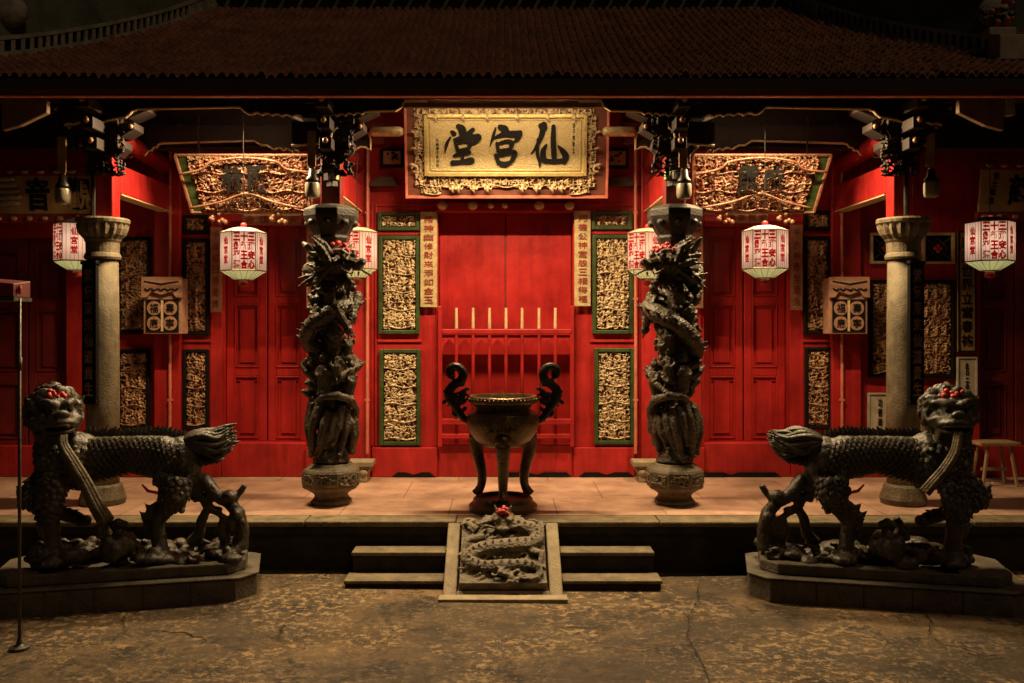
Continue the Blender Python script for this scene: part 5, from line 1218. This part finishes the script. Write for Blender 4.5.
# ------------------------------------------------------------------ lit glass lanterns
def make_lantern():
    o = empty('glass_lantern', (0, 0, 0), 'x', 'lantern', 'lit glass lanterns with red lettering'); n = 6; Rr = .205; H = .175
    def ring(r, z): return [(r*math.cos(2*math.pi*k/n), r*math.sin(2*math.pi*k/n), z) for k in range(n)]
    q = MB(); q.add(ring(Rr, -H)+ring(Rr, H), [(k, (k+1) % n, (k+1) % n+n, k+n) for k in range(n)]); q.build('glass_body', M['glass'], o)
    q = MB(); q.add(ring(.075, -H-.085)+ring(Rr-.004, -H-.006), [(k, (k+1) % n, (k+1) % n+n, k+n) for k in range(n)]+[tuple(range(n-1, -1, -1))]); q.build('glass_base', M['glass_base'], o)
    q = MB(); q.add(ring(Rr-.002, H+.006)+ring(.10, H+.045)+ring(.03, H+.052), [(k, (k+1) % n, (k+1) % n+n, k+n) for k in range(n)]+[(k+n, (k+1) % n+n, (k+1) % n+2*n, k+2*n) for k in range(n)]); q.build('lantern_cap', M['white'], o)
    q = MB()
    for z, r in ((H, Rr), (-H, Rr), (-H-.085, .078)):
        p = ring(r+.002, z); q.tube(p+[p[0]], .006, 5)
    for k in range(n):
        a, b_ = Vector(ring(Rr+.002, 0)[k]), Vector(ring(Rr+.002, 0)[(k+1) % n]); a2, b2 = Vector(ring(.077, 0)[k]), Vector(ring(.077, 0)[(k+1) % n])
        for j in range(6):
            f = j/6; p = a.lerp(b_, f); r_ = .0045 if j == 0 else .0016; q.tube([p+Vector((0, 0, -H)), p+Vector((0, 0, H))], r_, 4)
            if j % 2 == 0: pb = a2.lerp(b2, f); q.tube([p+Vector((0, 0, -H-.002)), pb+Vector((0, 0, -H-.087))], .002, 4)
    q.build('wire_frame', M['wire'], o)
    q = MB(); q.lathe([(.02, -H-.15), (.045, -H-.14), (.05, -H-.115), (.03, -H-.0905)], 12); q.lathe([(.02, H+.053), (.032, H+.07), (.02, H+.09), (.008, H+.095)], 10); q.build('finial', M['redchip'], o, smooth=True)
    wide = ['三十三', '鄉部游', '平王安', '添合心']; ap = Rr*math.cos(math.pi/n)
    for k in range(n):
        a = 2*math.pi*(k+.5)/n; mt = Matrix.Rotation(a+R(90), 4, 'Z') @ Matrix.Translation((0, -ap-.0025, 0)); q = MB()
        if k % 2 == 0:
            for i, row in enumerate(wide):
                for j, ch in enumerate(row): glyph(q, ch, -.062+.064*j, 0, .127-.084*i, .061, .081, .06, mt, .001)
        else:
            for i, ch in enumerate('仙宮堂'): glyph(q, ch, .0, 0, .095-.085*i, .062, .078, .04, mt, .001)
        q.build('red_lettering', M['lred'], o)
    ld = bpy.data.lights.new('lantern_bulb', 'POINT'); ld.energy = 1.7; ld.color = (1, .84, .66); ld.shadow_soft_size = .045
    lo = bpy.data.objects.new('lantern_bulb', ld); COL.objects.link(lo); lo.parent = o; lo.location = (0, 0, .01)
    return o
LN = make_lantern()
spots = [(243.5, 252, 8.30, 257, 'lit glass lantern hanging in front of the left red double door'),
         (765, 250, 8.30, 223, 'lit glass lantern hanging in front of the right red double door'),
         (357, 251, 8.62, 226, 'lit glass lantern partly hidden by the dragon pillar left of the censer'),
         (648, 252, 8.62, 194, 'lit glass lantern partly hidden by the dragon pillar right of the censer'),
         (77, 243, 8.55, 198, 'lit glass lantern partly hidden by the stone column near the foreground pole'),
         (990, 242, 8.10, 222, 'lit glass lantern beside the gold upright board and the dark end door')]
for i, (px, py, Y, rz, lab) in enumerate(spots):
    o = LN if i == 0 else copy_tree(LN); p = P(px, py, Y); o.location = p; o.rotation_euler = (0, 0, R(rz)); o['label'] = lab
    q = MB(); q.tube([(0, 0, .27), (0, 0, 3.98-p.z)], .0035, 5); w = q.build('hanging_cord', M['iron']); w.parent = o

# ------------------------------------------------------------------ unlit jar lamps and the small floodlights on the pillars
def jar_lamp(px, py, Y, label, rz=0):
    p = P(px, py, Y); o = empty('jar_lamp', p, label, 'lamp', 'white glass jar lamps under the porch beam'); mt = Matrix.Translation(p)
    q = MB(); q.lathe([(.035, -.105), (.058, -.097), (.066, -.06), (.066, .012), (.056, .040), (.045, .05)], 18); q.build('glass_jar', M['frost'], o, smooth=True, mtx=mt)
    q = MB(); q.lathe([(.064, .03), (.060, .062), (.04, .085), (.03, .15)], 16); q.build('lamp_cap', M['iron'], o, smooth=True, mtx=mt)
    q = MB(); q.box((-.045, -.012, .17), (.03, .012, .48)); q.box((-.02, -.01, .12), (.02, .01, .169)); q.build('lamp_bracket', M['gold_old'], o, bevel=.004, mtx=mt)
jar_lamp(312.5, 186, 7.86, 'unlit white glass jar lamp on the dragon pillar left of the name board')
jar_lamp(684, 187, 7.86, 'unlit white glass jar lamp on the dragon pillar right of the name board')
jar_lamp(63, 192, 7.86, 'unlit white glass jar lamp in front of the far left gold sign board')
jar_lamp(931, 186, 7.95, 'unlit pale glass lamp beside the right stone column')
def small_flood(px, py, sx, label):
    p = P(px, py, 7.95); o = empty('small_floodlight', p, label, 'floodlight', 'small green fronted floodlights'); mt = Matrix.Translation(p) @ Matrix.Rotation(R(50)*sx, 4, 'Z')
    q = MB(); q.box((-.035, -.02, -.03), (.075, .10, .05)); q.box((-.02, -.01, -.085), (.05, .07, -.031)); q.build('lamp_body', M['iron'], o, bevel=.005, mtx=mt)
    q = MB(); q.box((-.03, -.028, -.022), (.04, -.0205, .045)); q.build('green_front', M['greenlens'], o, mtx=mt)
small_flood(333, 177, 1, 'small floodlight with a green front on the dragon pillar left of the name board'); small_flood(669, 177, -1, 'small floodlight with a green front on the dragon pillar right of the name board')

# ------------------------------------------------------------------ small things
def door_stone(sx, label):
    Y = 9.20; x = sx*(X(648, Y)); o = empty('door_stone', (x, Y, TZ), label, 'stone block', 'stone blocks at the middle bay'); mt = Matrix.Translation((x, Y, TZ)); w = .165
    q = MB(); q.box((-w, -.12, .155), (w, .12, .215), mt); q.prism_y([(-w+.01, .154), (w-.01, .154), (w-.06, .07), (w-.06, .0), (-w+.06, .0), (-w+.06, .07)], -.10, .11, mt); q.build('block', M['stone'], o, bevel=.012)
    q = MB(); q.sphere((sx*-.07, -.104, .10), (.045, .012, .03), 9, 6); q.build('carved_boss', M['stone'], o, smooth=True, mtx=mt)
door_stone(-1, 'low stone door block beside the left dragon pillar'); door_stone(1, 'low stone door block beside the right dragon pillar')
def stool():
    Y = 9.0; c = Vector((X(994, Y), Y, TZ)); o = empty('wooden_stool', c, 'pale wooden stool standing by the wall behind the right statue', 'stool'); mt = Matrix.Translation(c); h = Z(441, Y)-TZ
    q = MB(); q.box((-.20, -.13, h-.035), (.20, .13, h), mt); q.build('seat', M['wood'], o, bevel=.006)
    for u in (-1, 1):
        for v in (-1, 1):
            q = MB(); q.tube([(u*.11, v*.09, h-.036), (u*.17, v*.11, 0.002)], .019, 6); q.build('leg', M['wood'], o, mtx=mt)
    q = MB(); q.box((-.13, -.01, .14), (.13, .01, .17), mt); q.build('stretcher', M['wood'], o)
stool()
def shelf():
    Y = 9.2; c = Vector((X(940, Y), Y, TZ)); o = empty('small_side_table', c, 'small dark side table behind the right stone column', 'table'); mt = Matrix.Translation(c); h = Z(416, Y)-TZ
    q = MB(); q.box((-.26, -.14, h-.03), (.26, .14, h), mt); q.build('table_top', M['wood'], o, bevel=.005)
    for u in (-1, 1):
        for v in (-1, 1): q = MB(); q.box((u*.23-.018, v*.11-.018, .001), (u*.23+.018, v*.11+.018, h-.031), mt); q.build('leg', M['wood'], o)
    zt = TZ+h
    for px, r, hh, m, nm, lab, cat in ((922, .030, .20, 'white', 'bottle', 'pale bottle on the side table behind the right stone column', 'bottle'), (929, .034, .16, 'metal_g', 'tin_can', 'grey tin on the side table beside the pale bottle', 'tin'), (947, .09, .12, 'paper_y', 'offering_bowl', 'yellowish bowl on the side table behind the right statue head', 'bowl')):
        q = MB(); x = X(px, Y)
        if nm == 'bottle': pr = [(r*.9, 0), (r, .01), (r, hh*.6), (r*.4, hh*.78), (r*.4, hh*.94), (r*.46, hh*.95), (r*.46, hh)]
        elif nm == 'tin_can': pr = [(r, 0), (r*1.05, .005), (r, .012), (r, hh-.012), (r*1.05, hh-.005), (r*.9, hh)]
        else: pr = [(r*.5, 0), (r*.55, .02), (r*.9, hh*.6), (r*1.05, hh), (r*.95, hh), (r*.7, hh*.4)]
        q.lathe(pr, 18, (x, Y-.02, zt)); tag(q.build(nm, M[m], smooth=True), lab, cat)
shelf()
def front_pole():
    Y = 5.56; x = X(19.5, Y); c = Vector((x, Y, 0)); o = empty('sign_pole', c, 'thin metal pole with a red box sign on top in the courtyard', 'sign pole'); mt = Matrix.Translation(c)
    q = MB(); q.tube([(0, 0, .02), (0, 0, Z(298, Y))], .010, 10, 1); q.tube([(0, 0, 1.72), (0, 0, 1.80)], .015, 10); q.build('pole', M['metal_g'], o, smooth=True, mtx=mt)
    q = MB(); q.lathe([(.06, -.01), (.06, .014), (.03, .022), (.02, .03), (.015, .06)], 20); q.build('foot_plate', M['metal_g'], o, mtx=mt)
    q = MB(); zt = Z(281, Y); 
    q.add([(-.32, -.07, zt-.10), (.0, -.07, zt-.10), (.0, .13, zt-.10), (-.32, .13, zt-.10), (-.32, -.07, zt+.01), (.0, -.07, zt-.02), (.0, .13, zt+.005), (-.32, .13, zt+.03)], [(0,3,2,1),(4,5,6,7),(0,1,5,4),(1,2,6,5),(2,3,7,6),(3,0,4,7)])
    q.build('sign_box', M['red_dark'], o, bevel=.005, mtx=mt)
    q = MB(); q.sphere((.012, -.02, zt-.055), (.012, .012, .03), 9, 7); q.build('red_bulb', M['redchip'], o, smooth=True, mtx=mt)
    q = MB(); q.box((-.325, -.075, zt-.125), (.006, .135, zt-.1015)); q.build('box_rim', M['metal_g'], o, mtx=mt)
front_pole()
